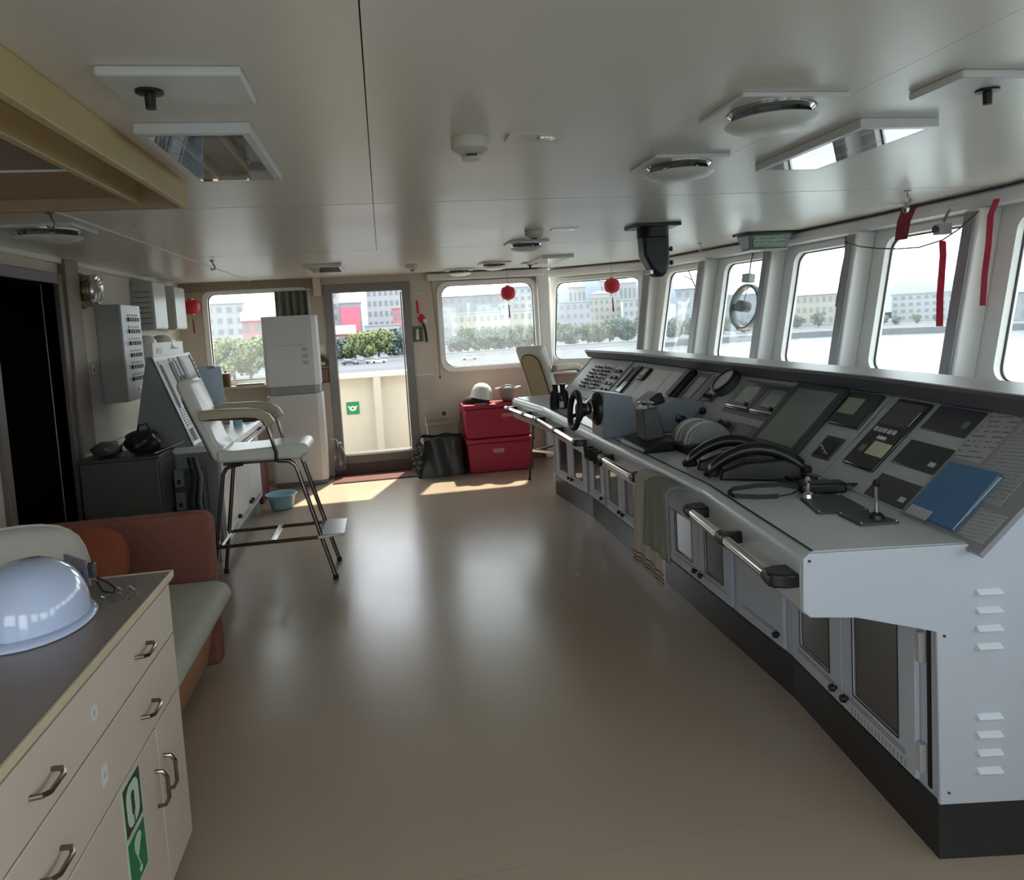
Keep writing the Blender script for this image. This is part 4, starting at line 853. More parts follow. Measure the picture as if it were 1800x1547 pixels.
MB().lathe([(0, -.06), (.03, -.04), (.055, 0), (.03, .04), (0, .06)], 4, (.44, 8.165, 1.68), (X, Y*.3, Z)).build('knot', red_p, o, W=True, bev=.01); MB().tube([(.455, 8.165, 1.63), (.475, 8.165, 1.53), (.48, 8.165, 1.42)], .013, 8).build('tassel', mat('dark_tassel', '#2a1a1a', .7), o, W=True)
MB().lathe([(0, -.03), (.02, -.01), (.025, .02), (0, .04)], 10, (.475, 8.155, 1.645)).build('bead', white_p, o, W=True)
o = thing('wall_picture', 'small dark green picture with a white figure beside the doorway', 'picture', (.385, 8.19, 1.51)); MB().box(.31, .45, 8.185, 8.199, 1.42, 1.605).build('frame', mat('grey_frame', '#a5a59a', .5), o, W=True); MB().box(.32, .44, 8.182, 8.185, 1.43, 1.595).build('print', mat('green_print', '#4d5a43', .5, var=.2, vs=30), o, W=True); MB().prism(frm((0, 8.179, 0), X, Z, Y), [(.365, 1.45), (.40, 1.45), (.395, 1.53), (.40, 1.55), (.385, 1.575), (.37, 1.55), (.373, 1.53)], 0, .003).build('figure', white_p, o, W=True)
o = thing('notice_sheet', 'white printed notice right of the doorway', 'paper', (.44, 8.197, .90)); MB().box(.335, .535, 8.194, 8.199, .745, 1.055).build('page', printmat('notice_print', '#c6bfb3', '#b8b1a5', 14, 2, .4, .4), o, W=True); MB().box(.33, .54, 8.1925, 8.194, 1.045, 1.06).build('tape', paper, o, W=True)
o = thing('wall_socket', 'cream wall socket above the black bag', 'socket', (.62, 8.19, .60)); MB().box(.565, .675, 8.186, 8.199, .545, .655).build('plate', cream, o, W=True, bev=.003); MB().cyl((.62, 8.186, .60), (.62, 8.18, .60), .026, 16).build('outlet', dgrey, o, W=True)
o = thing('blind_cord', 'thin dark blind cord left of the window over the red chests', 'cord', (.60, 8.15, 1.6)); MB().tube([(.57, 8.15, 2.09), (.60, 8.15, 1.5), (.60, 8.15, 1.03)], .003, 6).build('cord', dgrey, o, W=True); MB().cyl((.60, 8.15, 1.0), (.60, 8.15, 1.035), .008, 8).build('toggle', dgrey, o, W=True)
o = thing('blind_cord', 'thin dark cord on the corner post behind the far chair', 'cord', (1.75, 8.08, 1.0)); MB().tube([(1.70, 8.166, 1.10), (1.705, 8.16, .60)], .003, 6).build('cord', dgrey, o, W=True); MB().cyl((1.702, 8.16, .82), (1.702, 8.16, .87), .009, 8).build('toggle', dgrey, o, W=True)
o = thing('candle_pot', 'brown pierced tin on the sill of the small window', 'tin', (-1.66, 8.09, 1.075)); MB().lathe([(.0, 0), (.05, 0), (.05, .13), (.0, .13)], 18).build('body', mat('brown_tin', '#5a4436', .5, var=.35, vs=60), o); MB().lathe([(.052, .12), (.052, .14), (.01, .15), (.012, .17), (0, .172)], 18).build('lid', MATS['brown_tin'], o)
o = thing('sill_tray', 'small dark framed tray on the sill of the small window', 'tray', (-1.42, 8.10, 1.075)); MB().box(-1.56, -1.27, 8.065, 8.15, 1.0755, 1.09).build('rim', mgrey, o, W=True, bev=.003); MB().box(-1.545, -1.285, 8.075, 8.14, 1.09, 1.095).build('paper_liner', paper, o, W=True)
o = thing('water_bottle', 'clear plastic jug hanging low beside the doorway', 'bottle', (-.55, 8.09, .05)); 
MB().lathe([(0, .02), (.05, .02), (.06, .04), (.062, .2), (.045, .26), (.02, .29), (.02, .32)], 18, sx=1, sy=.8).build('body', mat('clear_plastic', '#e8ecee', .08, trans=.9), o, sm=60); MB().tube([(-.0, 0, .32), (-.03, 0, .37), (-.09, 0, .375)], .006, 7).build('hose', lgrey, o)
MB().lathe([(.023, .32), (.023, .335), (0, .335)], 12).build('cap', lgrey, o)
o = thing('door_mat', 'dark maroon mat on the floor inside the bright doorway', 'mat', (-.13, 7.93, 0)); MB().box(-.60, .36, 7.74, 8.13, .001, .012).build('pile', mat('maroon_mat', '#5a3230', .9, bump=.3, bs=200), o, W=True); MB().ring(frm((0, 0, .001), X, Y, Z), [(-.62, 7.72), (.38, 7.72), (.38, 8.15), (-.62, 8.15)], [(-.60, 7.74), (.36, 7.74), (.36, 8.13), (-.60, 8.13)], 0, .009).build('edging', mat('edge_brown', '#3a2626', .8), o, W=True)
# red chests
def chest(label, x0, x1, y0, y1, z0, z1, lab, tap=.015):
    t = thing('storage_chest', label, 'chest', ((x0+x1)/2, (y0+y1)/2, z0), group='red plastic chests')
    h = z1-z0; zl = z1-.045
    MB().hexa([(x0+tap, y0+tap, z0), (x1-tap, y0+tap, z0), (x1-tap, y1-tap, z0), (x0+tap, y1-tap, z0), (x0, y0, zl), (x1, y0, zl), (x1, y1, zl), (x0, y1, zl)]).build('tub', red_pl, t, W=True, bev=.02, seg=3)
    MB().box(x0-.012, x1+.012, y0-.012, y1+.012, zl, z1).build('lid', red_pl, t, W=True, bev=.012, seg=3)
    MB().box(lab[0], lab[1], y0+.003, y0+.008, lab[2], lab[3]).build('label_sticker', lab[4], t, W=True)
    return t
chest('lower red plastic chest standing on the floor', .80, 1.52, 7.58, 8.06, 0, .365, (1.07, 1.19, .21, .27, mat('pink_sticker', '#c98a93', .5)))
chest('upper red plastic chest stacked on the lower one', .79, 1.50, 7.59, 8.05, .366, .735, (1.19, 1.30, .58, .64, printmat('chest_print', '#b0283a', '#d9a8aa', 5, 2, .35, .55)))
o = thing('felt_hat', 'dark brown hat on the upper red chest under the white helmet', 'hat', (.93, 7.78, .736)); MB().lathe([(0, 0), (.12, 0), (.125, .02), (.10, .06), (.05, .08), (0, .082)], 22, sx=1.1, sy=.9).build('crown', mat('dark_brown_felt', '#2e221f', .8), o, sm=60); MB().hexa([(-.02, -.18, .001), (.10, -.17, .001), (.10, -.08, .001), (-.02, -.08, .001), (-.02, -.18, .006), (.10, -.17, .006), (.10, -.08, .012), (-.02, -.08, .012)]).build('peak', mat('cap_peak_silver', '#a7a39c', .3), o)
o = thing('safety_helmet', 'white safety helmet tilted on the dark brown hat', 'helmet', (1.0, 7.76, .79)); o.rotation_euler = (.1, .15, .3)
MB().lathe([(.105, 0), (.125, .002), (.118, .02), (.112, .07), (.09, .125), (.05, .155), (0, .165)], 28, sx=.95, sy=1.15).build('shell', white_p, o, sm=60); MB().lathe([(.075, .0), (.10, .0), (.10, -.03), (.08, -.03)], 22, sx=.9, sy=1.1, ring=True).build('harness', black_r, o)
o = thing('safety_helmet', 'grey upturned helmet on the upper red chest', 'helmet', (1.28, 7.74, .736)); gh = mat('grey_shell', '#9a9c98', .3)
MB().lathe([(0, .0), (.05, .006), (.09, .03), (.115, .075), (.125, .13), (.14, .14), (.14, .146), (.118, .138), (.108, .08), (.08, .035), (0, .012)], 28, sx=.92, sy=1.12).build('shell', gh, o, sm=60)
MB().tube([(-.09, -.04, .14), (-.02, -.06, .175), (.04, -.03, .17), (.10, .03, .14)], .012, 8).build('strap', mgrey, o); MB().hexa([(.08, -.08, .135), (.155, -.05, .15), (.155, .05, .15), (.08, .08, .135), (.08, -.08, .143), (.155, -.05, .158), (.155, .05, .158), (.08, .08, .143)]).build('peak', gh, o)
# black bag with tray behind
o = thing('bin_bag', 'black plastic bag filled square beside the red chests', 'bag', (.52, 7.78, 0))
def bagf(s, q):
    a = 2*PI*s; c, d = math.cos(a), math.sin(a); e = .3; r = (abs(c)**(2/e)+abs(d)**(2/e))**(-e/2); hz = q
    w_ = .262-.05*q+.012*math.sin(5*a+6*q); de = .20-.02*q+.008*math.sin(7*a+3*q)
    return V((.52+.03*q+w_*r*c, 7.79+de*r*d, .002+.40*q+.01*math.sin(6*a)*(q > .9)))
mb = MB().grid(bagf, 64, 14); mb.add([bagf(i/64, 1)-V((0, 0, .02)) for i in range(64)], [tuple(range(64))]); mb.build('sack', mat('black_film', '#191c1e', .32, bump=.3, bs=14), o, W=True, sm=60)
mb = MB(); rnd = random.Random(4)
for i in range(5):
    p = V((.27+rnd.uniform(-.03, .02), 7.60+rnd.uniform(-.03, .05), .08+i*.055)); mb.add([p, p+V((.07, -.03, .05)), p+V((.02, .03, .11)), p+V((-.045, -.02, .04))], [(0, 1, 2), (0, 2, 3)])
mb.build('loose_folds', mat('shiny_black_film', '#3a3b3d', .08, coat=.8), o, W=True, solid=.003)
o = thing('open_crate', 'beige plastic crate standing behind the black bag', 'crate', (.60, 8.08, 0)); cb = mat('beige_plastic', '#b9ad98', .45)
MB().box(.41, .765, 8.0, 8.16, 0, .50).build('tub', cb, o, W=True, bev=.012); MB().ring(frm((0, 0, .50), X, Y, Z), rrect(.395, .78, 7.985, 8.175, .03), rrect(.43, .745, 8.02, 8.14, .02), 0, .03).build('rim', cb, o, W=True)
for xx in (.40, .76): MB().box(xx, xx+.02, 7.985, 8.175, .53, .60).build('side_grip', cb, o, W=True, bev=.004)

# ------------------------------------------------------------------ foreground drawer cabinet
def cabinet(label, y0, y1, main=True):
    t = thing('chart_cabinet', label, 'cabinet', (-1.37, (y0+y1)/2, 0), group='cream chart cabinets')
    MB().box(-2.05, -.712, y0, y1, .07, .868).build('body', cream, t, W=True); MB().box(-.7119, -.7105, y0+.004, y1-.002, .072, .867).build('shadow_gap', dark_gap, t, W=True); MB().box(-2.0, -.76, y0+.01, y1-.01, 0, .07).build('toe_kick', mat('toe_brown', '#4a3f38', .6), t, W=True)
    def handle(par, p, vert=False):
        x = -.69
        if vert: P = [(x, p[0], p[1]+.05), (x+.02, p[0], p[1]+.048), (x+.03, p[0], p[1]+.03), (x+.03, p[0], p[1]-.03), (x+.02, p[0], p[1]-.048), (x, p[0], p[1]-.05)]
        else: P = [(x, p[0]-.045, p[1]), (x+.02, p[0]-.043, p[1]), (x+.028, p[0]-.028, p[1]-.003), (x+.028, p[0]+.028, p[1]-.003), (x+.02, p[0]+.043, p[1]), (x, p[0]+.045, p[1])]
        MB().tube(P, .0055, 8).build('handle', mat('handle_metal', '#8e7f74', .22, 1), par, W=True)
    for za, zb, hz in ((.716, .864, .785), (.546, .710, .622)):
        d = MB().box(-.712, -.690, y0+.012, y1-.006, za, zb).build('drawer', cream, t, W=True, bev=.002)
        if main:
            for yy in (2.02, 1.445): handle(d, (yy, hz))
        else: handle(d, ((y0+y1)/2, hz))
    sp = [(2.075, y1-.006), (1.50, 2.068), (y0+.012, 1.493)] if main else [((y0+y1)/2+.003, y1-.006), (y0+.012, (y0+y1)/2-.003)]
    out = []
    for i, (a, b) in enumerate(sp):
        d = MB().box(-.712, -.690, a, b, .075, .540).build('cupboard_door', cream, t, W=True, bev=.002); handle(d, ((a+.035) if i == 0 else (b-.035), .388), True); out.append(d)
    return t, out
cab, cdo = cabinet('cream chart cabinet with wide drawers and green safety stickers', 1.17, 2.312)
cabinet('cream chart cabinet nearest the viewer', .10, 1.165, False)
wt = thing('cabinet_worktop', 'taupe laminate worktop with cream edging over the chart cabinets', 'worktop', (-1.37, 1.2, .869))
MB().box(-2.08, -.687, .08, 2.318, .8695, .900).build('board', brown_top, wt, W=True)
MB().box(-.687, -.679, .08, 2.326, .880, .9015).build('edge_strip', cream_y, wt, W=True, bev=.002); MB().box(-2.08, -.687, 2.318, 2.327, .8695, .9015).build('edge_strip', cream, wt, W=True)
# stickers on drawer fronts and doors
def sticker(name, label, y0, y1, z0, z1, m):
    o = thing(name, label, 'sticker', (-.6895, (y0+y1)/2, (z0+z1)/2)); MB().box(-.6895, -.6885, y0, y1, z0, z1).build('backing', m, o, W=True); return o
o = sticker('safety_sticker', 'upper green safety sticker with a rounded white symbol on the cupboard door', 1.795, 1.925, .40, .535, sign_w)
MB().box(-.6885, -.688, 1.803, 1.917, .406, .529).build('field', green_d, o, W=True)
fs = frm((-.688, 1.86, .4675), Y, Z, X)
lo_ = rrect(-.042, .042, -.052, .052, .03); li = rrect(-.012, .012, -.03, .03, .010)
MB().plate(fs, lo_, [li], 0, .0006).build('symbol', sign_w, o, W=True); MB().fbox(fs, (-.004, .004), (-.052, -.03), (0, .0008)).build('symbol_bar', green_d, o, W=True)
o = sticker('safety_sticker', 'lower green safety sticker with a flare symbol on the cupboard door', 1.795, 1.925, .262, .397, sign_w)
MB().box(-.6885, -.688, 1.803, 1.917, .268, .391).build('field', green_s, o, W=True)
fs = frm((-.688, 1.86, .33), Y, Z, X)
MB().prism(fs, [(-.005, -.005), (.004, .0), (.03, .035), (.022, .05), (.0, .052), (-.018, .042), (-.018, .02)], 0, .0006).build('symbol', sign_w, o, W=True)
MB().prism(fs, [(-.004, -.006), (-.001, -.006), (.012, -.03), (.008, -.032)], 0, .0007).build('symbol_stem', sign_w, o, W=True); MB().prism(fs, [(.0, -.04), (.01, -.034), (.02, -.04), (.014, -.05), (.004, -.05)], 0, .0007).build('symbol_spark', sign_w, o, W=True)
for (ya, za, hh, lab) in ((1.70, .785, .035, 'small round edged white sticker between the top drawer handles'), (1.72, .628, .045, 'torn white sticker remains on the lower drawer')):
    o = thing('old_sticker', lab, 'sticker', (-.6895, ya, za)); MB().prism(frm((-.6897, ya, za), Y, Z, X), rrect(-.016, .016, -hh/2, hh/2, .012 if za > .7 else .004), 0, .001).build('paper_backing', paper, o, W=True)
    MB().box(-.6887, -.6882, ya-.007, ya+.004, za-.006, za+.006).build('mark', lgrey, o, W=True)
# helmet on the worktop
hm = thing('hard_hat', 'glossy pale blue white hard hat on the foreground worktop', 'helmet', (-.935, 2.0, .9015), .25)
def helm(s, q):
    a = 2*PI*s; r = (1-q**2.4)**.5 if q < 1 else 0; z = q*.152
    return V((.136*r*math.cos(a), .166*r*math.sin(a), z+.012))
MB().grid(helm, 40, 18).build('shell', helmet_w, hm, sm=70)
mb = MB()
def brim(s, q):
    a = 2*PI*s; e = .014+.022*max(0, math.cos(a-(-PI/2)))**2
    return V(((.136+e*q)*math.cos(a), (.166+e*q*1.0)*math.sin(a), .012-.010*q))
mb.grid(brim, 40, 2).build('brim', helmet_w, hm, sm=70, solid=.004)
MB().tube([(.12*math.cos(a), .15*math.sin(a), .02+.05*math.sin(a*.5)) for a in [PI*i/10*.6+.2 for i in range(6)]], .006, 6).build('headband', lgrey, hm)
MB().hexa([(.10, .14, .05), (.135, .125, .05), (.14, .15, .05), (.11, .165, .05), (.10, .14, .09), (.135, .125, .09), (.14, .15, .09), (.11, .165, .09)]).build('strap_clip', dgrey, hm, bev=.004)
MB().tube([(.14, .13, .05), (.165, .12, .035), (.185, .10, .02), (.18, .085, .012), (.155, .09, .02), (.14, .12, .04)], .003, 6).build('chin_loop', black_r, hm)
MB().hexa([(.06, .17, .03), (.12, .13, .03), (.125, .135, .03), (.065, .175, .03), (.06, .17, .12), (.115, .13, .10), (.12, .135, .10), (.065, .175, .12)]).build('visor_tab', mat('smoky_tab', '#8c8690', .2), hm)
o = thing('plastic_wrapper', 'crumpled clear wrapper on the foreground worktop', 'wrapper', (-.765, 2.12, .9015))
mb = MB().grid(lambda s, q: V((-.05+.10*s, -.05+.11*q, .003+.016*abs(math.sin(s*7+q*5)*math.cos(q*9-s*4)))), 12, 12); mb.build('film', panemat('clear_film', .1, 1.5), o, sm=10)
MB().grid(lambda s, q: V((-.02+.06*s, .02+.004*q, .018+.006*math.sin(s*12))), 10, 1).build('seam', white_p, o)

# ------------------------------------------------------------------ sofa with cushions
so = thing('sofa', 'rust brown sofa with grey seat beyond the chart cabinet', 'sofa', (-1.45, 2.95, 0))
Fa = frm((0, 3.56, 0), X, Z, Y)
MB().prism(Fa, [(-2.07, .04), (-.865, .04), (-.858, .74), (-.875, .775), (-.91, .785), (-2.07, .785)], 0, .10).build('armrest', orange_f, so, W=True, bev=.022, seg=3)
MB().box(-2.07, -.90, 2.36, 2.46, .04, .70).build('armrest', orange_f, so, W=True, bev=.02, seg=3)
MB().hexa([(-2.07, 2.46, .05), (-.93, 2.46, .05), (-.93, 3.56, .05), (-2.07, 3.56, .05), (-2.07, 2.46, .34), (-.86, 2.46, .34), (-.86, 3.56, .34), (-2.07, 3.56, .34)]).build('base', mat('rust_panel', '#b07d5a', .6), so, W=True, bev=.008)
MB().prism(frm((0, 2.465, 0), X, Z, Y), [(-1.98, .342), (-.84, .342), (-.80, .36), (-.785, .40), (-.80, .445), (-.85, .465), (-1.2, .47), (-1.98, .45)], 0, 1.09).build('seat_cushion', seat_f, so, W=True, bev=.025, seg=3, sm=60)
MB().prism(frm((0, 2.465, 0), X, Z, Y), [(-2.07, .34), (-1.96, .34), (-1.99, .78), (-2.07, .80)], 0, 1.09).build('backrest', orange_f, so, W=True, bev=.02)
for xx, yy in ((-.98, 2.42), (-.98, 3.6), (-2.0, 2.42), (-2.0, 3.6)): MB().cyl((xx, yy, 0), (xx, yy, .06), .02, 10).build('foot', black_p, so, W=True)
def cushion(name, label, loc, rot, w_, h_, d_, m, seed):
    t = thing(name, label, 'cushion', loc); t.rotation_euler = rot; rnd = random.Random(seed); ph = [rnd.uniform(0, 6) for _ in range(4)]
    def fn(sgn):
        def f(s, q):
            x, y = 2*s-1, 2*q-1; e = max(0, (1-x**2)*(1-y**2))**.38
            px = x*w_/2*(1-.22*y*y*x*x); pz = y*h_/2*(1-.22*x*x*y*y)
            return V((px, sgn*(d_/2)*e*(1+.12*math.sin(5*x+ph[0])*math.sin(4*y+ph[1])), pz+h_/2))
        return f
    mb = MB().grid(fn(1), 22, 22).grid(fn(-1), 22, 22); mb.build('cover', m, t, sm=70)
    E_ = [(a/8*2-1, -1) for a in range(8)]+[(1, a/8*2-1) for a in range(8)]+[(1-a/8*2, 1) for a in range(8)]+[(-1, 1-a/8*2) for a in range(8)]
    MB().tube([(x*w_/2*(1-.22*y*y*x*x), 0, y*h_/2*(1-.22*x*x*y*y)+h_/2) for x, y in E_], .005, 6, True).build('piping', m, t); return t
cushion('throw_cushion', 'pale grey cushion propped on the sofa behind the hard hat', (-1.42, 2.86, .47), (.12, 0, .55), .56, .50, .20, cush_g, 2)
cushion('throw_cushion', 'orange cushion leaning on the far arm of the sofa', (-1.44, 3.40, .468), (-.28, 0, .05), .50, .335, .15, cush_o, 5)

# ------------------------------------------------------------------ ceiling fittings
lens_m = mat('lamp_interior', '#cfd3d6', .12, .6)
def ceil_lamp(label, x0, x1, y0, y1):
    t = thing('ceiling_lamp', label, 'lamp', ((x0+x1)/2, (y0+y1)/2, CZ), group='recessed ceiling lamps'); F = frm((0, 0, CZ), X, Y, -Z); g = .028
    MB().ring(F, [(x0, y0), (x1, y0), (x1, y1), (x0, y1)], [(x0+g, y0+g), (x1-g, y0+g), (x1-g, y1-g), (x0+g, y1-g)], 0, .03).build('frame', white_pt, t, W=True, bev=.004)
    MB().box(x0+g, x1-g, y0+g, y1-g, CZ-.006, CZ-.001).build('reflector', mat('reflector_grey', '#9aa1a6', .10, .9), t, W=True)
    xm = (x0+x1)/2
    for q in (-.06, .06):
        tb = MB().cyl((xm+q, y0+g+.04, CZ-.018), (xm+q, y1-g-.04, CZ-.018), .012, 12).build('tube', white_p, t, W=True)
    ym = y0+(y1-y0)*.35
    MB().box(x0+g, x1-g, ym, ym+.03, CZ-.026, CZ-.006).build('starter_bridge', mat('bridge_steel', '#b5b7b8', .2, .8), t, W=True)
    MB().box(x0+g, x1-g, y0+g, y1-g, CZ-.030, CZ-.0285).build('cover', panemat('lamp_cover', .05, 1.5, (.9, .92, .93)), t, W=True)
    return t
ceil_lamp('recessed ceiling lamp beside the yellowish pelmet', -.615, -.315, 2.12, 2.79)
ceil_lamp('recessed ceiling lamp above the near end of the bridge console', 1.545, 1.83, 2.14, 2.81)
ceil_lamp('recessed ceiling lamp in front of the bright doorway', -.62, -.31, 6.50, 7.12)
ceil_lamp('recessed ceiling lamp over the far end of the console', 1.49, 1.79, 6.58, 7.22)
def hatch(label, x0, x1, y0, y1, kx):
    t = thing('ceiling_hatch', label, 'ceiling plate', ((x0+x1)/2, (y0+y1)/2, CZ), group='ceiling plates with black knobs')
    MB().box(x0, x1, y0, y1, CZ-.022, CZ).build('plate', white_pt, t, W=True, bev=.006)
    MB().lathe([(.0, 0), (.03, 0), (.03, .006), (.012, .008), (.011, .04), (0, .04)], 16, (kx, (y0+y1)/2, CZ-.022), (X, Y, -Z)).build('knob', black_p, t, W=True); return t
hatch('flat ceiling plate with black knob left of the seam', -.555, -.26, 1.685, 1.89, -.475)
hatch('flat ceiling plate with black knob at the top right', 1.515, 1.81, 1.69, 1.89, 1.68)
hatch('flat ceiling plate with black knob over the far console end', 1.44, 1.71, 7.27, 7.42, 1.53)
def diffuser(label, x0, x1, y0, y1):
    t = thing('air_diffuser', label, 'air vent', ((x0+x1)/2, (y0+y1)/2, CZ), group='round dish ceiling air diffusers'); F = frm((0, 0, CZ), X, Y, -Z); c = ((x0+x1)/2, (y0+y1)/2)
    r = min(x1-x0, y1-y0)/2
    lo_ = [(x0, y0), (x1, y0), (x1, y1), (x0, y1)]; hole = [(c[0]+r*.88*math.cos(2*PI*i/28), c[1]+r*.88*math.sin(2*PI*i/28)) for i in range(28)]
    MB().plate(F, lo_, [hole], 0, .014).build('face_plate', white_pt, t, W=True, bev=.004)
    MB().lathe([(r*.88, .0), (r*.88, .018), (r*.80, .026), (r*.80, .0)], 28, (*c, CZ), (X, Y, -Z), ring=True).build('throat', chrome, t, W=True)
    MB().cyl((*c, CZ-.001), (*c, CZ-.004), r*.86, 28).build('duct', dgrey, t, W=True)
    for a in (0, PI/2, PI, 3*PI/2): MB().cyl((c[0]+r*.6*math.cos(a+.5), c[1]+r*.6*math.sin(a+.5), CZ-.002), (c[0]+r*.6*math.cos(a+.5), c[1]+r*.6*math.sin(a+.5), CZ-.06), .006, 8).build('stud', chrome, t, W=True)
    MB().lathe([(0, .074), (r*.5, .071), (r*.85, .058), (r*.95, .048), (r*.92, .044), (0, .056)], 30, (*c, CZ), (X, Y, -Z)).build('dish', white_p, t, W=True, sm=50); return t
diffuser('dished ceiling air diffuser nearest the viewer on the right', 1.0, 1.32, 1.87, 2.15)
diffuser('second dished ceiling air diffuser behind the nearest one', 1.03, 1.33, 2.59, 2.87)
diffuser('dished ceiling air diffuser below the middle smoke detector', .955, 1.255, 5.28, 5.54)
diffuser('dished ceiling air diffuser in front of the far lamp', .98, 1.28, 7.02, 7.30)
diffuser('dished ceiling air diffuser near the dark doorway', -1.75, -1.41, 3.80, 4.12)
diffuser('dished ceiling air diffuser over the red chests', .70, 1.01, 7.68, 7.94)
def detector(label, x, y, r=.062):
    t = thing('smoke_detector', label, 'smoke detector', (x, y, CZ), group='ceiling smoke detectors')
    MB().lathe([(0, 0), (r, 0), (r, .028), (r*.95, .036), (r*.55, .052), (r*.5, .052), (0, .052)], 24, F=(X, Y, -Z)).build('base', mat('detector_cream', '#cac6bb', .4), t, bev=.002)
    MB().lathe([(r*.42, .052), (r*.42, .060), (r*.5, .061), (r*.44, .068), (0, .069)], 20, F=(X, Y, -Z)).build('sensor_cap', MATS['detector_cream'], t); MB().box(-r*.3, r*.25, -r*.46, -r*.40, -.060, -.053).build('sensor_slot', dgrey, t); return t
detector('cream smoke detector nearest the viewer', .314, 2.33); detector('cream smoke detector in the middle of the ceiling', 1.02, 4.72); detector('cream smoke detector near the bright doorway', .32, 6.97)
for x0, x1, y, lab in ((.43, .607, 2.32, 'small steel ceiling plate with slot beside the nearest smoke detector'), (1.13, 1.305, 4.69, 'small steel ceiling plate beside the middle smoke detector')):
    o = thing('ceiling_plate', lab, 'ceiling plate', ((x0+x1)/2, y, CZ)); MB().box(x0, x1, y-.045, y+.045, CZ-.006, CZ).build('plate', mat('pale_steel', '#b9b4a8', .3, .9), o, W=True); MB().lathe([(.012, 0), (.03, 0), (.03, .003), (.012, .003)], 18, ((x1-.05), y, CZ-.006), (X, Y*.5, -Z), ring=True).build('ring_slot', chrome, o, W=True)
def hook(label, x, y):
    o = thing('ceiling_hook', label, 'hook', (x, y, CZ), group='ceiling hooks'); MB().lathe([(.018, 0), (.018, .008), (.006, .012)], 14, F=(X, Y, -Z)).build('rose', steel, o); MB().tube([(0, 0, -.008), (.004, 0, -.03), (.016, 0, -.045), (.014, 0, -.065), (-.004, 0, -.072), (-.016, 0, -.06)], .0055, 7).build('shank', steel, o); return o
hook('small metal ceiling hook above the tall pilot chair', -1.224, 5.85)
hk = hook('small metal ceiling hook above the large centre window', 2.847, 3.565); MB().lathe([(0, -.03), (.014, -.02), (.02, 0), (.012, .018), (0, .02)], 6, (-.01, 0, -.095)).build('charm', steel, hk)
hook('small metal ceiling hook left of the glass rudder indicator', 2.762, 6.0); hook('small metal ceiling hook near the dark doorway lamp', -1.373, 3.48)
# periscope
pe_ = thing('compass_periscope', 'black compass periscope tube hanging from the ceiling over the console', 'periscope', (1.81, 4.65, CZ))
MB().box(-.155, .155, -.12, .12, -.022, 0).build('mount_plate', black_p, pe_, bev=.004)
MB().lathe([(.105, -.02), (.105, -.085), (.095, -.09)], 24, sx=1, sy=1).build('collar', black_p, pe_)
MB().prism(frm((0, -.075, 0), X, Z, Y), [(-.09, -.06), (.09, -.06), (.09, -.26), (.075, -.32), (.04, -.345), (-.01, -.345), (-.03, -.31), (-.085, -.20)], 0, .15).build('hood', mat('black_crackle', '#1d2127', .42, bump=.08, bs=150), pe_, bev=.03, seg=4, sm=50)
for zz in (-.165, -.255): MB().cyl((.085, -.03, zz), (.105, -.03, zz), .006, 8).cyl((.105, -.03, zz), (.118, -.03, zz), .016, 12).build('side_knob', black_p, pe_)
MB().box(-.05, -.03, -.06, .06, -.325, -.30).build('mirror_edge', chrome, pe_)
# rudder angle indicator
ru = thing('rudder_indicator', 'glass faced rudder angle indicator on the ceiling by the windows', 'indicator', (3.02, 5.38, CZ))
MB().box(-.21, .21, -.12, .12, -.018, 0).build('mount_plate', black_p, ru, bev=.004)
MB().hexa([(-.16, -.06, -.13), (.16, -.06, -.13), (.16, .06, -.13), (-.16, .06, -.13), (-.185, -.10, -.018), (.185, -.10, -.018), (.185, .10, -.018), (-.185, .10, -.018)]).build('housing', mat('pale_green_dial', '#56645f', .15), ru, bev=.006)
MB().hexa([(-.13, -.069, -.115), (.13, -.069, -.115), (.13, -.067, -.115), (-.13, -.067, -.115), (-.145, -.099, -.035), (.145, -.099, -.035), (.145, -.094, -.035), (-.145, -.094, -.035)]).build('dial', printmat('rudder_scale', '#8b9c94', '#4a5651', 3, 2, .5, .5), ru)
MB().box(-.165, .165, -.065, .065, -.142, -.13).build('bottom_rim', lgrey, ru)

# ------------------------------------------------------------------ things at the front windows
cv = thing('clear_view_screen', 'round spinning clear view screen fixed on a front window', 'clear view screen', vp(2, 1.6).lerp(vp(3, 1.6), .62))
k = 2; d_, n_ = outn(VX[2], VX[3]); ey_ = (n_*RK+Z).normalized(); en_ = n_-ey_*n_.dot(ey_); en_.normalize(); Fc = (d_, ey_, -en_)
MB().lathe([(.175, -.01), (.20, -.01), (.205, .02), (.20, .05), (.185, .055), (.175, .04)], 36, F=Fc, ring=True).build('ring', mat('clearview_grey', '#8c9492', .3), cv, sm=40)
MB().lathe([(0, .0), (.05, 0), (.05, .09), (.045, .10), (0, .10)], 20, F=Fc).build('motor', mat('clearview_motor', '#6f7a77', .35), cv)
MB().hexa([Fc[0]*a+Fc[1]*b+Fc[2]*c for a, b, c in ((-.18, -.03, .01), (0, -.035, .01), (0, -.035, .035), (-.18, -.03, .035), (-.18, .03, .01), (0, .035, .01), (0, .035, .035), (-.18, .03, .035))]).build('motor_arm', MATS['clearview_motor'], cv)
MB().tube([Fc[1]*.03+Fc[2]*.05, Fc[1]*.17+Fc[2]*.03], .004, 6).build('wire', mgrey, cv)
bx_ = MB().hexa([Fc[0]*a+Fc[1]*b+Fc[2]*c for a, b, c in ((-.05, .215, .0), (.05, .215, .0), (.05, .215, .07), (-.05, .215, .07), (-.05, .29, .0), (.05, .29, .0), (.05, .29, .07), (-.05, .29, .07))]).build('switch_box', lgrey, cv, bev=.006)
MB().tube([Fc[1]*.29+Fc[2]*.03, Fc[1]*.38+Fc[2]*.03, Fc[1]*.50+Fc[2]*.02], .006, 7).build('conduit', mgrey, bx_)
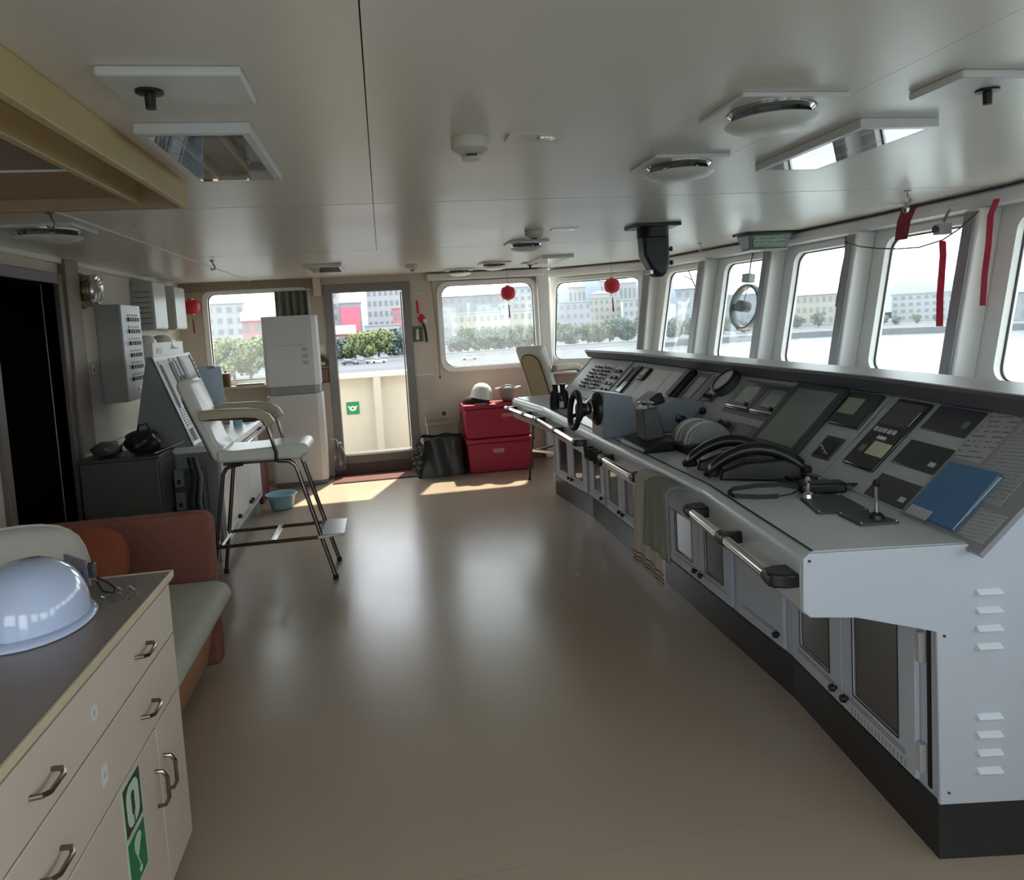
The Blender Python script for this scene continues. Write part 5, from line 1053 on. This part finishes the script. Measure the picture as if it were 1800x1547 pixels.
def ribbon(label, P, w_, m, taper=1):
    c = V(P[0]); t = thing('red_ribbon', label, 'ribbon', c, group='red ribbons at the windows'); mb = MB(); n = len(P)
    wd_ = V((-.25, .97, 0)).normalized() if True else Y
    for i in range(n-1):
        a, b = V(P[i])-c, V(P[i+1])-c; wa = w_*(1-(1-taper)*i/(n-1)); wb = w_*(1-(1-taper)*(i+1)/(n-1))
        mb.hexa([a-wd_*wa, a+wd_*wa, a+wd_*wa+V((.003, 0, 0)), a-wd_*wa+V((.003, 0, 0)), b-wd_*wb, b+wd_*wb, b+wd_*wb+V((.003, 0, 0)), b-wd_*wb+V((.003, 0, 0))])
    mb.build('strip', m, t); MB().cyl((0, -w_*.8, 0), (.0, w_*.8, 0), .006, 8).build('knot', m, t); return t
ribbon('broad red cloth strip hung from the curtain box over the centre window', [(3.22, 4.02, 2.15), (3.19, 4.03, 2.07), (3.18, 4.045, 1.96)], .05, red_d, .85)
ribbon('long narrow red ribbon hanging from the cable in the centre window', [(3.14, 3.66, 1.905), (3.13, 3.645, 1.83), (3.125, 3.665, 1.60), (3.125, 3.67, 1.43)], .020, mat('bright_red_ribbon', '#d02a45', .5))
ribbon('long red ribbon hanging down the post at the right', [(3.30, 3.46, 2.10), (3.25, 3.445, 2.02), (3.232, 3.44, 1.862), (3.203, 3.435, 1.704), (3.167, 3.41, 1.538)], .017, mat('rose_red_ribbon', '#c23b58', .5))
ribbon('dark red ribbon on the post left of the centre window', [(3.25, 4.672, 2.054), (3.225, 4.645, 1.938), (3.20, 4.655, 1.81), (3.155, 4.662, 1.569)], .016, red_d)
o = thing('window_cable', 'thin dark cable sagging across the centre window', 'cable', (3.2, 4.1, 1.98))
A_ = V((3.13, 4.50, 2.0)); MB().tube([A_, (3.12, 4.35, 1.955), (3.12, 4.18, 1.925), (3.12, 4.0, 1.903), (3.13, 3.83, 1.893), (3.14, 3.66, 1.915), (3.17, 3.57, 1.965), (3.20, 3.47, 2.045)], .0042, 6).build('cable', dgrey, o, W=True)
MB().cyl(A_, A_+V((-.01, 0, 0)), .01, 8).build('clip', dgrey, o, W=True)
o = thing('window_camera', 'small white camera box at the top of the centre window', 'camera', (3.20, 3.74, 1.985)); MB().box(-.03, .05, -.03, .03, -.032, .03).build('body', lgrey, o, bev=.006); MB().cyl((-.03, 0, 0), (-.042, 0, 0), .02, 16).build('lens', dgrey, o)
MB().tube([(.02, 0, .04), (.04, 0, .08), (.06, 0, .11)], .008, 7).build('bracket', steel, o)
o = thing('window_wiper', 'grey wiper frame at the top of the narrow window', 'wiper', vp(1, 1.95).lerp(vp(2, 1.95), .55)+mit[1]*.10)
MB().tube([(0, .12, .12), (0, -.02, -.04), (0, -.10, -.13)], .007, 6).build('wiper_arm', mgrey, o); MB().tube([(0, .20, .02), (0, -.02, -.04), (0, -.10, -.13), (0, -.14, .02)], .006, 6).build('linkage', mgrey, o); MB().cyl((-.02, .12, .12), (.02, .12, .12), .02, 10).build('pivot', dgrey, o)

# ------------------------------------------------------------------ outside: wing deck, quay, town, hill
conc = mat('pale_concrete', '#54585e', .95, spec=.03, var=.12, vs=.05, stretch=(.15, 1, 1))
struct(MB().box(-4.2, 2.2, 8.29, 9.7, -.12, .02).build('floor_wing', mat('wing_deck_paint', '#7a6f62', .6)), 'outer wing deck beyond the bright doorway')
bw = thing('wing_bulwark', 'cream painted bulwark of the wing deck beyond the doorway', 'bulwark', (-.5, 9.5, 0)); bwm = mat('cream_bulwark_paint', '#c9c8c0', .5, var=.03)
MB().box(-4.2, 2.2, 9.5, 9.52, 0.02, .98).build('plating', bwm, bw, W=True); MB().box(-4.2, 2.2, 9.42, 9.58, .98, 1.045).build('cap_rail', mat('cap_rail_white', '#d9dad6', .4), bw, W=True, bev=.01)
for xx in (-1.9, -.16, 1.4): MB().box(xx, xx+.09, 9.40, 9.5, .02, .98).build('stiffener', bwm, bw, W=True)
o = thing('safety_sign', 'green square safety sign with white mask symbol on the bulwark', 'sign', (-.44, 9.49, .60)); MB().box(-.52, -.36, 9.494, 9.4995, .52, .68).build('plate', mat('bright_sign_green', '#12845a', .4), o, W=True)
Fg = frm((-.44, 9.4935, .60), X, Z, Y); MB().plate(Fg, [(.045*math.cos(2*PI*i/20), .032*math.sin(2*PI*i/20)-.005) for i in range(20)], [[(.016*math.cos(2*PI*i/12), .014*math.sin(2*PI*i/12)-.004) for i in range(12)]], -.001, .0).build('symbol', white_p, o, W=True)
for s_ in (-1, 1): MB().prism(Fg, [(s_*.042, .0), (s_*.062, .028), (s_*.052, .034), (s_*.036, .018)], -.001, 0).build('symbol_strap', white_p, o, W=True)
GZ = -8
struct(MB().prism(frm((0, 0, GZ-2), X, Y, Z), [(-400, 45), (20, 45), (86, 232), (150, 228), (196, 186), (262, 150), (420, 180), (600, 700), (-400, 700)], 0, 2).build('ground_quay', conc), 'pale concrete quay and shore')
struct(MB().box(-3000, 4000, -2500, 5000, -10.6, -10).build('ground_sea', mat('harbour_water', '#6c7476', .18, var=.05, vs=.02, bump=.08, bs=.4)), 'calm pale harbour water')
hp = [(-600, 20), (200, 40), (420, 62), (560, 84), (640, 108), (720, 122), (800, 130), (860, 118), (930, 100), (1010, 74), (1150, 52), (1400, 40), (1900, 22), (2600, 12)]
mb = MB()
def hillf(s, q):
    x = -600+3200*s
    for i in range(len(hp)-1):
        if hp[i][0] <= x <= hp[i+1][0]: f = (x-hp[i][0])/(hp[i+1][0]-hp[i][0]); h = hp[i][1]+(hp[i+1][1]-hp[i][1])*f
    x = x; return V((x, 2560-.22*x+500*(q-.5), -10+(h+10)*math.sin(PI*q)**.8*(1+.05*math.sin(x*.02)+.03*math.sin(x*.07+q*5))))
struct(mb.grid(hillf, 80, 8).build('ground_hill', mat('hill_haze_blue', '#47566b', .9, var=.06, vs=.01), sm=60), 'hazy blue hill behind the town')  # blue-grey base colour stands in for the haze over the hill
def ridge(s_, q):
    az = .30+.85*s_; R_ = 420+120*q; h = 9+3*math.sin(s_*9+3.4)+2*math.sin(s_*31)+1.2*math.sin(s_*77)
    return V((R_*math.sin(az), R_*math.cos(az), -9+(h+9)*math.sin(PI*min(1, q+.02))**.6))
struct(MB().grid(ridge, 90, 6).build('ground_ridge', mat('grey_green_scrub', '#566460', .9, var=.12, vs=.05), sm=60), 'low grey green ridge behind the shore buildings')
# buildings
wpane = mat('far_window', '#666c72', .3, var=.1)  # lightened to cut contrast, distance haze put into the colour
WM = {}
def building(name, label, pos, w_, top, base, m, rows, cols, roof='flat', dep=10, rm=None, gm=None):
    x, y = pos; az = math.atan2(x, y); t = thing(name, label, 'building', (x, y, base), -az); h = top-base
    MB().box(-w_/2, w_/2, 0, dep, 0, h).build('walls', m, t)
    rm = rm or mat('pale_roof', '#8d8f92', .8)
    if roof == 'flat': MB().box(-w_/2-.3, w_/2+.3, -.3, dep+.3, h, h+.5).build('roof', rm, t)
    elif roof == 'gable': MB().prism(frm((-w_/2-.5, 0, h), Y, Z, X), [(-.8, 0), (dep+.8, 0), (dep/2, 3.2)], 0, w_+1).build('roof', rm, t)
    elif roof == 'hip':
        MB().add([(-w_/2-.8, -.8, h), (w_/2+.8, -.8, h), (w_/2+.8, dep+.8, h), (-w_/2-.8, dep+.8, h), (0, dep/2, h+2.8)], [(0, 1, 2, 3), (0, 1, 4), (1, 2, 4), (2, 3, 4), (3, 0, 4)]).build('roof', rm, t)
    if rows:
        ww = w_/cols*.5; wh_ = h/rows*.48; first = None
        for r_ in range(rows):
            for c_ in range(cols):
                px = -w_/2+w_/cols*(c_+.5); pz = h/rows*(r_+.5)
                if first is None:
                    first = MB().box(-ww/2, ww/2, -.12, .05, -wh_/2, wh_/2).build('window', wpane, t); first.location = (px, 0, pz)
                else:
                    q = first.copy(); COL.objects.link(q); q.parent = t; q.location = (px, 0, pz)
    return t
c_w = mat('town_white', '#8f9192', .8, var=.03, vs=.3); c_c = mat('town_cream', '#938f83', .8, var=.03, vs=.3); c_p = mat('town_pink', '#9a6a6f', .8, var=.04, vs=.3); c_g = mat('town_grey', '#777d82', .8, var=.03, vs=.3); c_v = mat('town_violet_grey', '#85868e', .8, var=.03, vs=.3)  # pale, muted walls: distance haze is put into these colours
r_r = mat('roof_rose', '#9b6b70', .8); r_g = mat('roof_green_grey', '#7f8d86', .8)
building('apartment_tower', 'narrow white tower at the left edge of the doorway view', (-19.1, 299.4), 6.5, 22, GZ, c_w, 7, 1)
sg = building('advert_building', 'building with a large pink board seen through the doorway', (-11.5, 292), 8, 12, GZ, c_g, 0, 1)
MB().box(-3.9, 3.4, -.5, -.1, 8.5, 18.5).build('pink_board', mat('advert_pink', '#b9596a', .7), sg)
building('apartment_block', 'white apartment block with window rows seen through the doorway', (2.5, 330), 17, 24, GZ, c_w, 7, 7)
building('low_house', 'low rose roofed house left in the doorway view', (-13.2, 262), 7.5, .2, GZ, c_p, 2, 4, 'gable', 6, r_r)
building('low_house', 'low white house behind the trees in the doorway view', (0, 280), 13, 2.5, GZ, c_w, 2, 6, 'flat', 8)
building('low_house', 'rose walled house at the right in the doorway view', (9, 300), 9, 9, GZ, c_p, 3, 4, 'flat', 8, r_r)
building('town_house', 'pale pink house in the small window view', (-38.2, 257), 15.5, 6.5, GZ, c_p, 3, 5, 'gable', 10, r_r)
building('town_house', 'tall pale house at the left of the small window view', (-64.7, 323.5), 15.6, 15.3, GZ, c_w, 5, 4)
building('long_building', 'long cream building with two window rows behind the right lantern', (46, 296), 36, 5.5, GZ, c_c, 3, 13, 'flat', 10)
building('grey_hall', 'grey hall behind the long cream building', (44, 356), 30, 15, GZ, c_g, 5, 8, 'gable', 14)
building('apartment_block', 'tall white block behind the right end of the cream building', (71, 373), 21, 18.6, GZ, c_w, 7, 6)
building('apartment_block', 'pale violet block at the left of the corner bay view', (80.4, 309.6), 19.8, 8, GZ, c_v, 4, 7)
building('apartment_block', 'cream block in the middle of the corner bay view', (101.5, 324.4), 14.9, 9.6, GZ, c_c, 5, 6)
building('apartment_block', 'white block at the right of the corner bay view', (113, 309), 15, 7.7, GZ, c_w, 4, 6)
building('town_house', 'violet grey house in the narrow window view', (128, 292), 10, 10.9, GZ, c_v, 4, 3, 'gable')
building('long_building', 'pale long building behind the round spinning screen', (151.7, 292.9), 22, 7, GZ, c_g, 4, 8)
building('gabled_building', 'pale building with a pointed roof left of the centre window', (190.7, 293.3), 21, 5.5, GZ, c_c, 3, 8, 'hip')
building('gabled_building', 'white terrace in the centre window view', (224, 270), 26, 3.2, GZ, c_w, 4, 9, 'flat')
building('low_house', 'green roofed low hall at the left of the centre window view', (201, 276), 10, -1.0, GZ, c_g, 2, 6, 'gable', 10, r_g)
building('town_house', 'grey house at the right edge window', (214, 213), 12, 1.5, GZ, c_g, 2, 3, 'gable', 10, mat('roof_slate', '#5c666c', .8))
for i, (x, y, z) in enumerate(((150, 640, 14), (178, 650, 20), (205, 640, 24), (190, 620, 12), (228, 655, 22), (250, 650, 16))):
    building('hillside_house', ('small white house lowest on the slope at the left', 'small white house on the slope above the lowest', 'small white house highest on the slope', 'small white house low on the slope in the middle', 'small white house high on the slope at the right', 'small white house on the slope at the far right')[i], (x, y), 16, z+9, GZ, c_w, 2, 4, 'hip', 10, r_r)
# trees
leaf = [mat('hazy_leaf_green', '#5c6a56', .9, var=.2, vs=1.2), mat('light_leaf_green', '#6c7850', .9, var=.2, vs=1.2), mat('grey_leaf_green', '#53635b', .9, var=.2, vs=1.2)]  # greens greyed down, haze put into the leaf colours
bark = mat('bark_brown', '#5a4c40', .9)
def crown_mesh(seed):
    rnd = random.Random(seed); mb = MB()
    for i in range(15):
        a = rnd.uniform(0, 2*PI); r = rnd.uniform(.05, .36); c = V((r*math.cos(a), r*math.sin(a), rnd.uniform(.20, .82))); rr = rnd.uniform(.13, .21)*(1.12-abs(c.z-.5)*.8)
        for k in range(110):
            d = V((rnd.gauss(0, 1), rnd.gauss(0, 1), rnd.gauss(0, 1))).normalized(); p = c+d*rr*rnd.uniform(.75, 1.05); e = V((rnd.gauss(0, 1), rnd.gauss(0, 1), rnd.gauss(0, 1))).normalized(); u = d.cross(e).normalized(); w_ = (d+e*.6).cross(u).normalized(); q = rnd.uniform(.025, .05)
            mb.add([p-u*q, p+w_*q*.8, p+u*q, p-w_*q*.8], [(0, 1, 2, 3)])
    return mb
TP = []
for i in range(3):
    t = thing('quay_tree', 'tree', 'tree', (0, 0, -500)); c = crown_mesh(20+i).build('crown', leaf[i], t, sm=30); MB().cyl((0, 0, 0), (0, 0, .55), .035, 8, .02).build('trunk', bark, t); TP.append(t)
used = [False]*3
ORD = ('first', 'second', 'third', 'fourth', 'fifth', 'sixth', 'seventh', 'eighth', 'ninth', 'tenth'); CNT = {}
def tree(label, x, y, top, kind, spread=1.0, base=GZ, group='hazy trees along the quay'):
    CNT[group] = CNT.get(group, -1)+1; label = ORD[CNT[group]]+' from the left, a '+label
    t = TP[kind] if not used[kind] else dup(TP[kind], (x, y, base)); used[kind] = True
    h = top-base+.5; t.location = (x, y, base); t.scale = (h*spread, h*spread, h); t.rotation_euler = (0, 0, random.uniform(0, 6)); t['label'] = label; t['group'] = group
for i, (x, y, z, k) in enumerate(((-13, 229, 1.5, 2), (-8.5, 224, 1.2, 1), (-5, 219, 1.2, 1), (-1.5, 222, 1.6, 1), (3.5, 226, 2.6, 2), (8, 234, 2.0, 2))): tree('green tree on the quay seen through the bright doorway', x, y, z, k, group='trees in the doorway view')
for i in range(9): tree('grey green tree in front of the long cream building', 24+i*3.4, 239-i*.3, .3+random.uniform(-.8, .9), (2, 0)[i % 2], group='trees before the cream building')
for x, y, z in ((58, 243, .8), (63, 242, .4), (69, 241, -.4), (74, 246, .3), (79, 248, .6), (85, 246, 1.9), (89, 238, .6), (93, 240, .2)): tree('grey green tree in the corner bay view', x, y, z, random.choice((0, 2)), group='trees in the corner bay view')
for x, y, z in ((100, 240, 1.0), (105, 238, 0), (120, 262, -.6), (128, 260, -1), (135, 257, -2), (143, 262, -2.4), (166, 272, -1.4), (173, 268, -1.8), (182, 262, -2.5)): tree('hazy tree on the shore left of the centre window', x, y, z, random.choice((0, 2)), group='shore trees left of the centre window')
for x, y, z in ((186, 248, -3.4), (190, 245, -4.2), (196, 241, -4.6), (201, 237, -5), (207, 232, -4.8), (213, 224, -4)): tree('low shore tree in the centre window view', x, y, z, random.choice((0, 2)), group='shore trees in the centre window view')
for x, y, z in ((-36, 166, 2.0), (-32.5, 167, 1.6), (-29, 167, 1.3), (-25.5, 168, 1.6), (-22, 168, 1.5)): tree('pale green tree in the small window view', x, y, z, 1, group='trees in the small window view')
# quay wall and parked cars
o = thing('quay_wall', 'low white wall along the quay in front of the trees', 'wall', (40, 232, GZ)); MB().hexa([(-60, 210, GZ), (92, 219, GZ), (92, 219.5, GZ), (-60, 210.5, GZ), (-60, 210, GZ+1.1), (92, 219, GZ+1.1), (92, 219.5, GZ+1.1), (-60, 210.5, GZ+1.1)]).build('wall_panel', c_w, o, W=True); MB().hexa([(-60, 209.8, GZ+1.1), (92, 218.8, GZ+1.1), (92, 219.7, GZ+1.1), (-60, 210.7, GZ+1.1), (-60, 209.8, GZ+1.3), (92, 218.8, GZ+1.3), (92, 219.7, GZ+1.3), (-60, 210.7, GZ+1.3)]).build('coping', c_g, o, W=True)
def car(label, x, y, m):
    t = thing('parked_car', label, 'car', (x, y, GZ), random.uniform(-.1, .1)); MB().prism(frm((0, -.9, 0), X, Z, Y), [(-2.1, .35), (2.1, .35), (2.15, .8), (1.2, .95), (-1.9, .98), (-2.15, .8)], 0, 1.8).build('body', m, t, bev=.08)
    MB().prism(frm((0, -.8, 0), X, Z, Y), [(-1.6, .97), (1.0, .95), (.4, 1.45), (-1.2, 1.48)], 0, 1.6).build('cabin', wpane, t, bev=.08)
    for xx in (-1.35, 1.35):
        for yy in (-.92, .75): MB().cyl((xx, yy, .33), (xx, yy+.17, .33), .33, 14).build('wheel', black_r, t)
car('dark parked car at the left in the doorway view', -9.5, 205, dgrey); car('grey parked car in the doorway view', -6, 205, c_g); car('white parked car rightmost in the doorway view', -1.5, 205, white_p); car('white parked car on the quay below the cream building', 22, 190, white_p)
bpy.context.view_layer.update()
